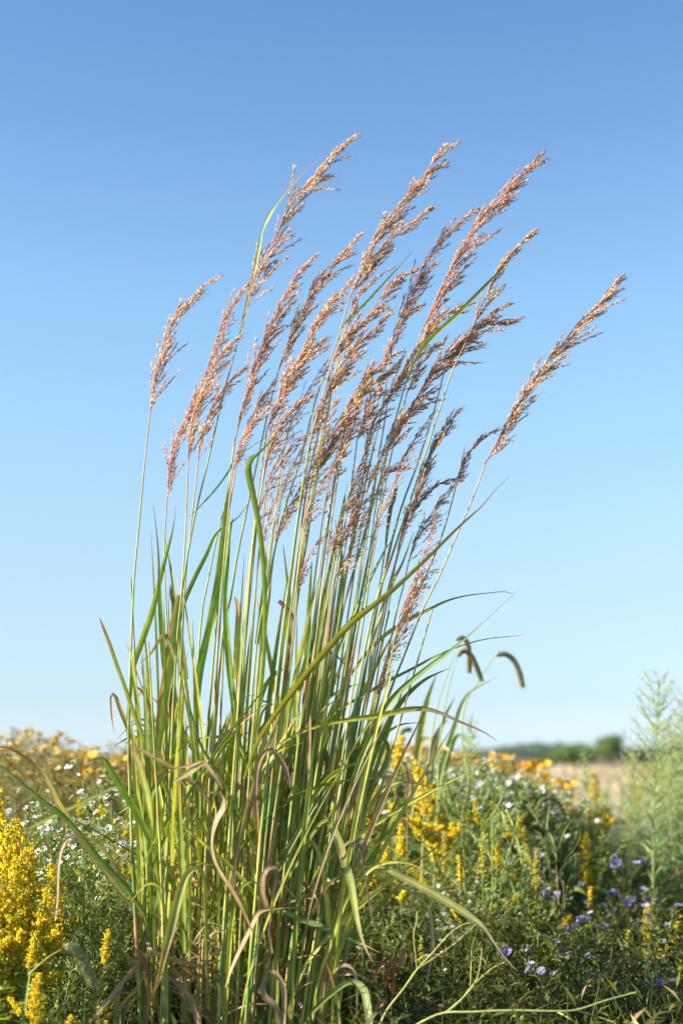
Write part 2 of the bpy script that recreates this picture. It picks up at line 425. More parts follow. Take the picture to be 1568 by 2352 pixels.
bl([(935,880,3),(945,845,5),(969,800,9),(1002,763,10),(1044,726,9),(1085,685,8),(1122,648,7),(1151,619,4),(1162,604,.8)], (.22,.30,.07), (.14,.20,.08), .7, d0=-40, d1=-80)
bl([(878,1300,3),(886,1248,5),(894,1178,8),(905,1143,9),(913,1114,1.5)], (.10,.16,.09), None, d1=-40)
bl([(775,790,3),(791,745,5),(839,697,6),(874,658,5),(905,624,3),(947,578,.7)], (.20,.34,.11), TAN, .85, d1=40)
bl([(437,1186,2.5),(489,1131,4),(524,1085,4),(545,1050,2),(640,985,.8)], (.13,.24,.08), None, d1=-50)
bl([(480,2320,7),(475,2200,8),(472,2080,8),(466,2005,9),(452,1993,13),(432,2004,15),(418,2035,18),(405,2080,21),(393,2133,21),(378,2188,16),(363,2253,9),(352,2286,1.5)], (.26,.34,.10), ORG, .85, d0=-40, d1=-180, yaw=(.3,-.2))
bl([(325,2320,14),(327,2188,17),(338,2144,16),(353,2079,12),(367,2024,6),(374,2008,1.5)], (.09,.17,.04), None, d0=-50, d1=-70)
bl([(360,1800,3),(400,1766,4),(436,1759,6),(465,1751,10),(491,1781,10),(503,1800,8),(512,1812,2)], (.32,.22,.15), TAN, .4, d0=-60, d1=-140)
bl([(470,1752,6),(455,1760,11),(433,1775,15),(412,1788,9),(396,1795,1)], (.30,.34,.16), GRY, .6, d0=-120, d1=-170)
bl([(476,1821,4),(500,1822,8),(515,1840,12),(510,1862,13),(498,1882,12),(487,1926,6),(491,1970,7),(510,2010,8),(527,2035,9),(550,2075,8),(580,2140,4)], (.40,.29,.18), TAN, .6, d0=-110, d1=-130)
bl([(440,2060,5),(418,1966,8),(396,1935,12),(385,1904,12),(398,1879,7),(414,1853,8),(418,1832,2)], (.22,.36,.05), ORG, .82, d0=-40, d1=-100)
bl([(287,2188,3),(313,2210,10),(349,2188,8),(400,2202,9),(472,2224,9),(545,2253,7),(620,2290,4)], TAN, (.36,.24,.15), .5, d0=-150, d1=-60)
bl([(207,2345,8),(254,2290,10),(309,2224,11),(345,2188,8),(372,2165,2)], (.42,.29,.18), TAN, .5, d0=-190, d1=-90)
bl([(314,2186,18),(326,2205,20),(338,2242,15),(342,2297,11),(334,2360,7)], (.24,.15,.09), BRN, .5, d0=-150, d1=-120)
bl([(265,2420,10),(267,2352,11),(269,2297,11),(284,2253,9),(306,2242,5)], (.30,.30,.10), ORG, .6, d0=-150, d1=-60)
bl([(205,2365,8),(235,2345,8),(291,2297,9),(320,2260,6),(330,2240,2)], (.34,.28,.08), ORG, .4, d0=-120, d1=-60)
bl([(385,2240,6),(410,2262,12),(436,2290,15),(450,2325,15),(462,2400,12)], (.33,.22,.14), TAN, .5, d0=-120, d1=-140)
bl([(372,2100,8),(352,1930,11),(336,1824,14),(320,1759,14),(308,1728,9),(298,1713,2)], (.27,.37,.07), (.40,.26,.16), .86, d0=-30, d1=-80, edge=(.42,.30,.12))
bl([(395,2050,7),(372,1900,10),(355,1800,12),(335,1740,10),(318,1716,4),(312,1712,1)], (.27,.37,.07), TAN, .8, d1=-50)
bl([(600,1985,5),(560,1890,7),(520,1810,7),(485,1750,7),(462,1712,6),(440,1640,4),(425,1560,1)], (.16,.27,.07), None, d0=-120, d1=-60)
bl([(650,1960,4),(700,1880,5),(730,1850,6),(770,1830,4),(790,1815,1)], TAN, None, d0=-80)
bl([(700,2000,8),(690,1880,11),(700,1780,13),(725,1640,14),(735,1580,10),(742,1545,2)], (.22,.32,.07), None, d0=-20, d1=-40)
bl([(590,2060,8),(600,1960,11),(618,1850,14),(640,1700,14),(655,1600,10),(668,1530,2)], (.19,.34,.08), None, d0=-60, d1=-70)
bl([(690,2060,8),(697,1940,12),(700,1850,16),(690,1770,18),(696,1700,14),(720,1640,6)], (.20,.33,.11), None, d0=-40, d1=-30)
bl([(655,1960,5),(700,1920,6),(750,1700,10),(776,1620,11),(800,1560,9),(812,1500,2)], (.24,.30,.07), RED, .95, d0=10)
bl([(640,1380,9),(672,1420,8),(664,1500,8),(655,1560,7),(640,1640,3)][::-1], (.35,.16,.08), (.3,.12,.1), .6, d1=-40)
bl([(800,1900,7),(770,1850,6),(768,1760,7),(790,1730,9),(830,1712,6),(852,1700,2)], (.50,.30,.12), ORG, .4, d1=-60)
bl([(560,1930,8),(575,1850,10),(600,1790,10),(630,1770,8),(648,1740,4)], (.2,.3,.05), ORG, .6, d0=-10)
bl([(590,1480,9),(607,1345,10),(611,1290,6),(606,1240,1)], (.24,.36,.09), (.5,.25,.15), .85)
bl([(660,1480,9),(664,1380,10),(657,1310,5),(650,1250,1)], (.24,.36,.09), (.5,.25,.15), .8)
bl([(540,1560,12),(545,1460,13),(548,1400,12),(540,1370,5)], (.30,.36,.10), (.45,.25,.13), .7, d0=-30)
bl([(690,1900,10),(700,1700,13),(722,1500,15),(745,1380,14),(770,1260,12),(790,1150,5),(796,1120,1)], (.15,.26,.07), None, d0=10, d1=20)
bl([(760,1600,10),(775,1450,12),(785,1330,11),(782,1230,6),(797,1110,1)], (.12,.21,.08), None, d1=30)
bl([(840,1620,6),(856,1480,7),(880,1390,8),(905,1330,7),(925,1290,5),(950,1220,1)], (.28,.35,.12), TAN, .85, d1=50)
bl([(640,1760,8),(662,1640,11),(690,1560,13),(706,1500,12),(710,1380,9),(716,1290,2)], (.21,.33,.07), PUR, .95, d1=-20)
bl([(720,1730,8),(745,1580,9),(800,1440,9),(850,1330,7),(880,1270,4),(900,1240,1)], (.16,.27,.07), None, d1=40)
bl([(350,1650,3),(320,1560,3),(300,1500,2.5),(290,1480,1)], TAN, None, d1=-30)
bl([(400,1800,6),(380,1700,7),(352,1640,6),(330,1560,4),(325,1500,.8)], (.25,.36,.09), TAN, .9, d1=50)
bl([(330,1760,3),(315,1650,3),(320,1600,3),(345,1545,2),(362,1520,.7)], (.5,.36,.26), None, d1=-60)
bl([(520,1940,6),(500,1850,9),(490,1760,9),(505,1700,8),(520,1680,3)], (.08,.14,.03), BRN, .8, d0=-60)
bl([(500,2352,8),(560,2200,8),(620,2080,8),(700,1950,6),(760,1860,2)], (.13,.22,.05), None, d0=-40, d1=-60)
bl([(560,2420,9),(640,2230,9),(720,2110,7),(790,2020,2)], (.13,.22,.05), None, d0=-40, d1=-60)

traced = len(B)
leafcols = [(.22,.32,.06), (.29,.38,.07), (.16,.25,.05), (.34,.40,.09), (.12,.20,.05), (.40,.36,.10), (.48,.31,.15), (.28,.18,.10)]
lw = [5, 5, 3.5, 4, 2, 1.6, 1.3, .9]
nleaf_parts = 0
rest = MB()
for k, (pts, c0, c1, tipf, kw) in enumerate(B):
    if kw.get('d1', 0) <= -80: kw['d0'] = kw.get('d0', 0) - 80; kw['d1'] -= 50
    mb = MB(); blade(mb, pts, c0, c1, tipf, **kw)
    if nleaf_parts < 100:
        mb.build('leaf_blade', M_BLADE, CL, smooth=True); nleaf_parts += 1

# ---- freely growing blades filling the clump
def filler(bx, by, hgt, lean, w_, dep, c0, c1, droop=0., tipf=.85):
    """upright blade from (bx,by) rising hgt px; lean = px sideways; droop bends the tip over"""
    pts = []
    n = 7
    for i in range(n):
        t = i / (n - 1)
        x = bx + lean * (t ** 1.5) + droop * max(0, t - .55) ** 1.5 * 300 * (1 if lean >= 0 else -1)
        y = by - hgt * (t - abs(droop) * max(0, t - .5) ** 2 * 2.4)
        ww = w_ * (.55 + 1.1 * t if t < .4 else 1.0 - ((t - .4) / .6) ** 2.2) + .4
        pts.append((x, y, ww))
    return (pts, c0, c1, tipf, dict(d0=dep, d1=dep + rnd.uniform(-60, 60)))
for k in range(300):
    f = rnd.random()
    bx = 335 + 440 * f
    by = rnd.uniform(1750, 2420)
    top = rnd.gauss(1640, 130)
    if k % 9 == 0: top = rnd.gauss(1380, 80); by = rnd.uniform(1750, 2000)
    elif rnd.random() < .38: top = rnd.uniform(1750, 2100)
    hgt = max(150, min(760, by - top))
    lean = (f - .28) * 190 * (hgt / 500) + rnd.gauss(0, 62)
    if k % 6 == 1: lean += rnd.gauss(70, 120)
    if f < .3: lean = max(lean, -25 + 40 * f)
    bx += (by < 2200) * (f - .35) * 60
    c0 = leafcols[R.choice(8, p=np.array(lw) / sum(lw))]
    c1 = rnd.choice([c0, c0, TAN, PUR, ORG])
    dr = rnd.random() < .28
    args = filler(bx, by, hgt, lean, rnd.uniform(5, 14), (rnd.uniform(-150, -60) if k % 6 == 1 else rnd.uniform(-70, 200)), c0, c1, rnd.uniform(.25, .8) if dr else 0.)
    mb = MB() if nleaf_parts < 100 else rest
    blade(mb, args[0], args[1], args[2], args[3], **args[4])
    if mb is not rest:
        mb.build('leaf_blade', M_BLADE, CL, smooth=True); nleaf_parts += 1
# dead curled blades and litter low in the clump
for k in range(190):
    bx = rnd.uniform(320, 810); by = rnd.uniform(2000, 2470)
    a = rnd.gauss(-math.pi / 2, .9); L = rnd.uniform(60, 190)
    pts = []
    x, y = bx, by
    curl = rnd.gauss(0, .35)
    for i in range(6):
        t = i / 5
        pts.append((x, y, (rnd.uniform(5, 8)) * (1 - t ** 2) + .5))
        x += math.cos(a) * L / 5; y += math.sin(a) * L / 5; a += curl
    blade(rest, pts, rnd.choice([TAN, BRN, (.46, .32, .20), (.54, .40, .26), (.36,.18,.08)]), BRN, .8, d0=rnd.uniform(-130, 100), d1=rnd.uniform(-170, 100))
ro = rest.build('leaf_blade', M_BLADE, CL, smooth=True)
ro['kind'] = 'stuff'
ro['label'] = 'crowded green and tan leaf blades filling the inside of the clump'


# ---- stems and their seed heads
def stem_mesh(pts, r0, r1, dep0, dep1, top=None):
    P = spline(np.array(pts, float), 44)
    t = np.linspace(0, 1, 44)
    dep = dep0 + (dep1 - dep0) * t
    V = bend_px(np.column_stack([P, dep]))
    r = (r0 + (r1 - r0) * t ** 1.1) * PX
    lo = np.array(rnd.choice([(.46, .52, .07), (.40, .48, .06), (.52, .52, .09), (.33, .42, .07), (.46, .38, .10)]))
    hi = np.array(rnd.choice([(.31, .36, .10), (.40, .40, .12), (.28, .31, .11), (.46, .38, .14)]))
    C = lo[None] * (1 - t[:, None]) + hi[None] * t[:, None]
    if top is not None:
        m = np.clip((t - .86) / .14, 0, 1)[:, None]
        C = C * (1 - m) + np.array(top) * m
    # nodes: a brown ring and a thicker sheath above it
    nodes = sorted(rnd.sample(range(5, 36), 4))
    for i in nodes:
        C[i] = np.array(rnd.choice([(.45, .24, .10), (.30, .16, .08), (.50, .42, .12)]))
        r[i] *= 1.35
        C[i + 1:i + 5] *= np.array([.62, .78, .9]); r[i + 1:i + 6] *= 1.12
    mb = MB(); tube(mb, V, r, C, 7)
    return mb


def rot(v, a):
    return np.array([v[0] * math.cos(a) - v[1] * math.sin(a), v[0] * math.sin(a) + v[1] * math.cos(a)])


SPIK = [(.93, .73, .47), (.89, .67, .41), (.95, .84, .65), (.76, .49, .38), (.52, .34, .31), (.90, .66, .50)]
def head_mesh(axis, dep, dens=1., dark=0., spread=1., loose=0.):
    """feathery panicle: rachis, swept whorls of branches, grains with fine awns"""
    A = spline(np.array(axis, float), 40)
    Lh = np.sum(np.linalg.norm(np.diff(A, axis=0), axis=1))
    T = np.gradient(A, axis=0); T /= np.linalg.norm(T, axis=1)[:, None]
    mb = MB()
    d = np.full(40, dep) + np.linspace(0, rnd.uniform(-25, 25), 40)
    pink = np.array((.68, .42, .32))
    tube(mb, bend_px(np.column_stack([A, d])), np.linspace(1.5, .5, 40) * PX, pink, 4)
    gp, gd, gl, gw, gc, ap, ad = [], [], [], [], [], [], []
    nodes = max(6, int(Lh / 22))
    htone = np.array(rnd.choice([(1, 1, 1), (1.04, .97, .92), (1., .90, .94), (.92, .93, .85), (1.06, 1.04, 1.0), (.84, .78, .80)]))
    W = np.array([6, 5, 2.5, 2.5 + 3 * dark, 1.6 + 7 * dark, 3.]); W /= W.sum()
    for q in range(nodes):
        s = (q + rnd.uniform(-.2, .2)) / nodes
        s = min(max(s, 0), .985)
        i = s * 39; i0 = int(i); fr = i - i0
        p = A[i0] * (1 - fr) + A[min(i0 + 1, 39)] * fr
        tv = T[i0]
        nb = rnd.choice([3, 4, 5]) if s < .85 else 3
        whl = rnd.uniform(.75, 1.2)
        for b in range(nb):
            lb = min(Lh * (.27 * (1 - s) ** .75 + .065), 105) * rnd.uniform(.45, 1.05) * whl
            ang = math.radians(rnd.gauss(7, 9) * spread + (10 * spread if rnd.random() < .22 else 0))
            if s > .8: ang *= .5
            dv = rot(tv, ang); dz = rnd.gauss(0, .22) * spread
            cv = math.radians(rnd.uniform(-4, 16)) * spread
            n = max(4, int(lb / 7)); q0 = np.array([p[0], p[1], dep + rnd.uniform(-2, 2)])
            path = [q0]
            for j in range(n):
                path.append(path[-1] + np.array([dv[0], dv[1], dz]) * lb / n)
                dv = rot(dv, cv / n)
            path = np.array(path)
            tube(mb, bend_px(path), np.linspace(.55, .3, len(path)) * PX, pink * rnd.uniform(.8, 1.1), 3)
            st = rnd.uniform(.15, .45) if s < .75 else .1
            sp = 3.4 / dens * (1 + loose * 1.6)
            x = st * lb
            tone = rnd.random()
            while x < lb:
                a = x / lb * n; a0 = min(int(a), n - 1)
                pp = path[a0] + (path[a0 + 1] - path[a0]) * (a - a0)
                dd = unit(path[a0 + 1] - path[a0])
                d2 = rot(dd[:2], math.radians(rnd.gauss(4, 11)))
                gp.append(pp + R.normal(0, 1.2 + loose, 3)); gd.append((d2[0], d2[1], dd[2] + rnd.gauss(0, .25)))
                gl.append(rnd.uniform(10, 16)); gw.append(rnd.uniform(2.2, 3.4))
                ci = R.choice(6, p=W)
                gc.append(np.array(SPIK[ci]) * htone * rnd.uniform(.8, 1.15))
                if rnd.random() < .5:
                    ap.append(len(gp) - 1)
                x += sp * rnd.uniform(.6, 1.5)
    gp = np.array(gp); gd = unit(np.array(gd)); gl = np.array(gl); gw = np.array(gw); gc = np.array(gc)
    P0 = bend_px(gp); P1 = bend_px(gp + gd * gl[:, None])
    Ld = np.linalg.norm(P1 - P0, axis=1)
    grains(mb, P0, (P1 - P0), Ld, gw * PX, gc)
    ap = np.array(ap)
    if len(ap):
        P2 = P1[ap]; dr = unit(P1 - P0)[ap] + R.normal(0, .12, (len(ap), 3))
        grains(mb, P2 - dr * .002, dr, R.uniform(.006, .012, len(ap)), .0005, (.72, .54, .38))
    return mb


def auto(xb, yb, slope=.27):
    x14 = xb - slope * (1400 - yb) * .92
    return x14, 335 + (x14 - 300) * .66

# (axis base..tip, waypoints of the stem from the top down, base x, density, darkness, spread, looseness)
H = []
def hd(axis, way=None, bx=None, dens=1., dark=0., spread=1., loose=0., dep=None): H.append((axis, way, bx, dens, dark, spread, loose, dep))
hd([(345,948),(352,900),(362,850),(378,780),(400,730),(440,685),(484,640)], [(333,1058),(319,1214),(308,1335),(300,1530),(296,1700),(300,1850)], 330, .9, 0, .9, .1, -60)
hd([(384,1150),(392,1060),(412,990),(440,930),(465,875),(490,800),(515,735),(545,685),(574,645)], [(380,1210),(378,1300),(385,1500)], 350, .75, 0, .8, .2)
hd([(432,1060),(436,1000),(450,930),(486,854),(517,803),(548,772)], [(428,1180),(420,1330),(405,1500)], 372, .9)
hd([(455,1060),(466,990),(490,930),(525,880),(568,839)], [(440,1200),(425,1350)], 392, .8)
hd([(568,705),(590,620),(611,592),(628,550),(642,522),(669,467),(700,428),(747,373),(775,345),(800,323)], [(545,790),(510,919),(478,1060),(447,1190),(423,1328),(402,1500),(385,1750)], 385, 1.15, 0, 1.05, 0, -20)
hd([(556,950),(580,858),(603,791),(630,721),(658,670),(689,624),(720,590)], [(537,1023),(524,1127),(499,1231),(478,1335),(461,1440)], 440, 1.05)
hd([(640,850),(666,772),(689,725),(712,671),(740,635),(775,592),(806,557),(828,536)], [(617,940),(597,1033),(569,1162),(544,1283),(530,1370),(510,1474)], 480, .95, .15)
hd([(630,940),(650,890),(671,850),(693,807),(716,753),(744,710),(775,678),(808,639)], [(612,1040),(590,1200),(570,1350)], 500, 1.1)
hd([(800,690),(812,660),(825,627),(841,581),(866,540),(895,499),(916,470),(945,433),(973,400),(998,367),(1033,338)], [(775,780),(736,882),(711,970),(690,1057),(662,1141),(638,1231),(617,1335),(590,1480)], 545, 1.15, 0, 1., 0, -30)
hd([(826,668),(840,635),(850,615),(862,598),(879,565),(912,536),(953,503),(990,474)], [(800,740),(770,850)], 560, 1.1, .55, .8)
hd([(905,760),(920,725),(936,684),(953,656),(969,614),(986,590),(1006,557),(1027,536),(1064,503),(1097,482)], [(895,832),(885,891),(871,971),(850,1060),(820,1200),(790,1350)], 620, 1., .05)
hd([(965,767),(982,730),(998,693),(1011,664),(1031,623),(1052,590),(1068,553),(1089,520),(1110,491),(1134,466),(1159,437),(1188,408),(1213,388),(1233,357)], [(940,850),(926,898),(905,974),(878,1082),(866,1127),(847,1189),(823,1275),(800,1353),(780,1443)], 640, 1.05, .05, 1., 0, -40)
hd([(1085,750),(1101,709),(1114,685),(1126,652),(1142,623),(1159,598),(1180,573),(1204,549),(1228,526)], [(1060,805),(1037,856),(999,971),(954,1113),(925,1200),(895,1290),(866,1373),(840,1480)], 690, .9, .2, .9)
hd([(888,1040),(908,990),(928,953),(945,932),(969,891),(990,858),(1015,825),(1048,796),(1081,767),(1110,748),(1147,742),(1180,736)], [(880,1100),(860,1220),(835,1330)], 660, 1.3, .05, 1.1, 0, -50)
hd([(1020,850),(1045,810),(1060,783),(1081,759),(1105,734),(1134,713),(1171,696)], [(1000,930),(960,1060),(900,1240)], 700, .9, .1, .9)
hd([(1116,1060),(1140,1015),(1160,975),(1188,928),(1212,891),(1237,858),(1254,829),(1283,800),(1307,767),(1336,734),(1365,705),(1394,672),(1423,640)], [(1085,1145),(1050,1225),(1010,1320),(970,1400),(930,1500),(895,1590),(865,1690)], 745, 1.15, .05, 1.05, 0, -40)
hd([(1049,1105),(1060,1070),(1075,1042),(1100,1012),(1130,992),(1150,980)], [(1030,1180),(1000,1270),(952,1373),(925,1432),(886,1525)], 730, .9, .5, .6)
hd([(945,1170),(958,1120),(972,1080),(987,1041),(1007,1006),(1027,975),(1052,940)], [(925,1240),(900,1330)], 700, 1., .5, .8)
hd([(920,1240),(928,1205),(941,1180),(964,1150),(1003,1115),(1040,1100),(1068,1088)], [(905,1300),(880,1400)], 690, 1., .5, .7, .2)
hd([(938,1290),(950,1250),(964,1225),(984,1189),(1010,1150),(1035,1120),(1070,1096)], [(925,1350),(905,1430)], 720, .95, .3, 1.2, .6)
hd([(905,1480),(921,1432),(937,1392),(955,1355),(975,1325),(1000,1305)], [(880,1560)], 715, .9, .25, 1.4, .8)
hd([(760,840),(775,800),(801,770),(822,748),(847,722),(871,686),(895,658),(926,634),(961,617)], [(735,930),(700,1080)], 560, 1.35, 0, .9)
hd([(745,925),(756,890),(772,862),(790,830),(810,800),(833,780),(867,745),(897,717)], [(730,1000),(700,1150)], 575, 1.1, 0, 1.1)
hd([(880,850),(888,815),(905,773),(918,745),(933,724),(955,708),(975,700)], [(870,910),(850,1000)], 630, .8, .2)
hd([(725,1090),(739,1045),(760,1002),(784,964),(805,929),(829,901),(857,877),(892,853),(917,826)], [(712,1160),(690,1300)], 600, 1.5, 0, 1.1, 0, -60)
hd([(800,930),(815,900),(836,867),(864,845),(892,822),(928,805)], [(790,1000),(765,1130)], 610, 1.2, .1, 1.)
hd([(890,920),(905,885),(919,863),(944,818),(968,783),(989,756),(1017,728),(1048,707),(1084,695)], [(878,1000),(860,1100)], 650, 1.2, 0, 1.)
hd([(935,900),(947,874),(968,835),(996,801),(1028,768)], [(920,960),(895,1060)], 655, 1., .6, .9)
hd([(870,1060),(885,1020),(900,990),(920,965),(942,945),(965,920),(1001,914)], [(860,1120),(840,1250)], 645, .9, .1, 1.)
hd([(765,1110),(774,1065),(787,1030),(808,992),(840,964),(864,947)], [(755,1180),(735,1300)], 610, 1.1, .1, 1.1)
hd([(650,1075),(662,1040),(690,1009),(718,985),(750,956)], [(640,1150),(620,1260)], 540, .7, .3, 1.2, .4)
hd([(610,1060),(622,1020),(642,981),(660,952),(690,922),(725,908)], [(600,1130),(580,1260)], 520, 1., .05, 1.2)
hd([(612,990),(625,955),(638,926),(652,891),(666,856),(683,828),(708,803),(733,790)], [(603,1060),(585,1200)], 510, 1.2, .05, 1.2)
hd([(870,1120),(880,1095),(895,1080),(915,1074),(940,1074)], [(860,1180),(845,1290)], 655, .7, .2, 1.)
hd([(770,1270),(780,1244),(800,1205),(825,1166),(855,1138),(895,1120)], [(760,1330),(745,1420)], 625, .95, .2, 1.4, .7)
hd([(680,1370),(690,1325),(706,1280),(728,1245),(758,1226)], [(672,1430),(660,1520)], 560, 1., .1, 1.1, .5)
hd([(535,1080),(545,1040),(563,995),(583,965),(605,942),(628,926)], [(528,1150),(515,1280)], 450, .9, .05, 1.2)
hd([(548,1020),(570,975),(590,930),(620,890),(655,868)], [(540,1090),(520,1230)], 460, 1., .15, 1.1)
hd([(715,1000),(730,950),(745,910),(768,872),(803,843)], [(705,1080),(680,1230)], 560, .9, .05, 1.1)
hd([(785,1190),(800,1140),(815,1090),(835,1045),(850,1000)], [(778,1260),(765,1360)], 615, 1., .1, 1.4, .6)
hd([(702,1160),(715,1110),(735,1065),(760,1030),(790,1000)], [(694,1230),(680,1340)], 575, .7, .1, 1.3, .5)
hd([(795,760),(803,720),(815,690),(835,665),(860,645)], [(778,830),(745,960)], 570, .9, .2, 1.)
hd([(610,1130),(622,1085),(640,1050),(655,1020),(672,1000)], [(604,1200),(590,1320)], 525, .5, .2, 1.5, .8)
hd([(820,1010),(835,960),(850,920),(872,880),(905,840)], [(810,1090),(790,1220)], 620, 1.2, .05, 1.1)
hd([(862, 1600), (880, 1545), (900, 1500), (925, 1450), (940, 1410)], [(850, 1680)], 700, .8, .3, 1.4, .8, -60)
hd([(915, 1420), (930, 1380), (950, 1330), (970, 1280), (985, 1235), (1000, 1180)], [(900, 1500)], 725, .9, .2, 1.3, .8, -80)
hd([(768, 1330), (790, 1290), (810, 1250), (830, 1200), (850, 1160)], [(755, 1400)], 625, .8, .1, 1.5, .7, -60)
hd([(600, 1250), (612, 1200), (630, 1150), (650, 1110), (668, 1085)], [(590, 1320)], 520, .7, .1, 1.4, .8, -40)
# looser, half shed plumes crowding the middle
for k in range(17):
    f = rnd.random()
    f = (k + rnd.random()) / 17; u0 = 545 + 385 * f + rnd.uniform(-15, 15); v0 = 1000 + 300 * ((k * .618) % 1) + rnd.uniform(-20, 20)
    ln = rnd.uniform(130, 230); sl = rnd.uniform(.25, .62)
    ax = [(u0 + sl * ln * t ** 1.35, v0 - ln * t) for t in (0, .2, .4, .6, .8, 1.)]
    hd(ax, [(u0 - 14, v0 + 90)], None, rnd.uniform(.4, .9), rnd.choice([0, 0, .1, .25]), rnd.uniform(.9, 1.7), rnd.choice([.2, .4, .8]), rnd.uniform(-90, 160))
for axis, way, bx, dens, dark, spread, loose, dep in H:
    dep = dep if dep is not None else rnd.uniform(-110, 130)
    way = list(way or [])
    x, y = (way[-1] if way else axis[0])
    if bx is None: bx = auto(*axis[0])[1]
    # ease from the last waypoint down to the root
    px_, py_ = (way[-2] if len(way) > 1 else axis[0])
    s = (px_ - x) / max(1, (y - py_))
    low = []
    for yy in (y + (2450 - y) * .33, y + (2450 - y) * .66, 2450, 2760):
        t = min(1, (yy - y) / (2450 - y))
        xx = x + (bx - x) * t + (-s * (yy - y) - (bx - x) * t) * (1 - t) * .35
        low.append((xx, yy))
    low[-1] = (bx + (bx - 560) * -.25, 2760)
    pts = [axis[0]] + way + low
    bd = max(-190, min(190, dep * 1.2 + rnd.uniform(-50, 50)))
    sm = stem_mesh(pts[::-1], rnd.uniform(3.0, 4.3), 1.5, bd, dep, top=(.5, .33, .2))
    sobj = sm.build('stem', M_STEM, CL, smooth=True)
    head_mesh(axis, dep, dens, dark, spread, loose).build('seed_head', M_SEED, sobj)
# leafy shoots without a plume
for k in range(12):
    f = (k + rnd.random()) / 12
    bx = 335 + 440 * f
    dep = rnd.uniform(-140, 110)
    top = rnd.uniform(1250, 1750)
    xt = bx + (f - .15) * (2450 - top) * .28 + rnd.gauss(0, 14)
    pts = [(bx + (560 - bx) * .25, 2760), (bx, 2450), (bx + (xt - bx) * .32, 2450 + (top - 2450) * .45), (xt, top)]
    stem_mesh(pts, rnd.uniform(4.2, 5.6), 1.6, dep, dep + rnd.uniform(-30, 30)).build('stem', M_STEM, CL, smooth=True)
    mb = MB()

# ================================================================== FLOWERING PLANTS
GREENS = [(.16,.20,.028), (.24,.27,.040), (.10,.14,.022), (.33,.34,.05), (.18,.215,.04)]
Zv = np.array([0, 0, 1.])


def daisy_mesh(r, n, pc, dc, cup=.15, layers=1):
    mb = MB()
    a = np.arange(n * layers) * 2 * math.pi / n + R.normal(0, .12, n * layers)
    D = np.stack([np.cos(a), np.sin(a), np.full(len(a), cup) + R.normal(0, .12, len(a))], 1)
    Lp = r * R.uniform(.82, 1.05, len(a))
    S = np.stack([-np.sin(a), np.cos(a), np.zeros(len(a))], 1)
    w_ = 2 * math.pi * r / n * .42
    base = D * r * .18
    m = D * (Lp * .7)[:, None]; tip = D * Lp[:, None]
    V = np.stack([base - S * w_ * .35, base + S * w_ * .35, m + S * w_, tip, m - S * w_], 1).reshape(-1, 3)
    F = (np.arange(len(a))[:, None, None] * 5 + np.array([[0, 1, 2], [0, 2, 4], [4, 2, 3]])[None]).reshape(-1, 3)
    mb.add(V, F, np.repeat(jit(pc, .06, len(a)), 5, 0))
    # domed disc
    k = 9
    th = np.arange(k) * 2 * math.pi / k
    rr = r * .27
    V = [(math.cos(t) * rr, math.sin(t) * rr, 0) for t in th] + [(math.cos(t) * rr * .7, math.sin(t) * rr * .7, rr * .55) for t in th] + [(0, 0, rr * .7)]
    F = []
    for i in range(k):
        j = (i + 1) % k
        F += [(i, j, k + j), (i, k + j, k + i), (k + i, k + j, 2 * k)]
    mb.add(V, F, np.clip(np.array(dc) * R.uniform(.75, 1.2, (2 * k + 1, 1)), 0, 1))
    # green cup below
    V = [(math.cos(t) * rr, math.sin(t) * rr, -.0002) for t in th] + [(math.cos(t) * rr * .5, math.sin(t) * rr * .5, -rr * 1.1) for t in th]
    F = []
    for i in range(k):
        j = (i + 1) % k
        F += [(i, k + j, j), (i, k + i, k + j)]
    mb.add(V, F, (.16, .25, .07))
    return mb


def curve3(p, d, L, n, up=.0, wob=.12, tw=None):
    """a wandering stem path"""
    P = [np.array(p, float)]; d = unit(np.array(d, float))
    for i in range(n):
        d = unit(d + np.array([0, 0, up / n]) + R.normal(0, wob / n ** .5, 3) * .5 + (0 if tw is None else np.array(tw) / n))
        P.append(P[-1] + d * L / n)
    return np.array(P)


def along(P, t):
    i = min(int(t * (len(P) - 1)), len(P) - 2); f = t * (len(P) - 1) - i
    return P[i] * (1 - f) + P[i + 1] * f, unit(P[i + 1] - P[i])


def outdir(a, el):
    return np.array([math.cos(a) * math.cos(el), math.sin(a) * math.cos(el), math.sin(el)])


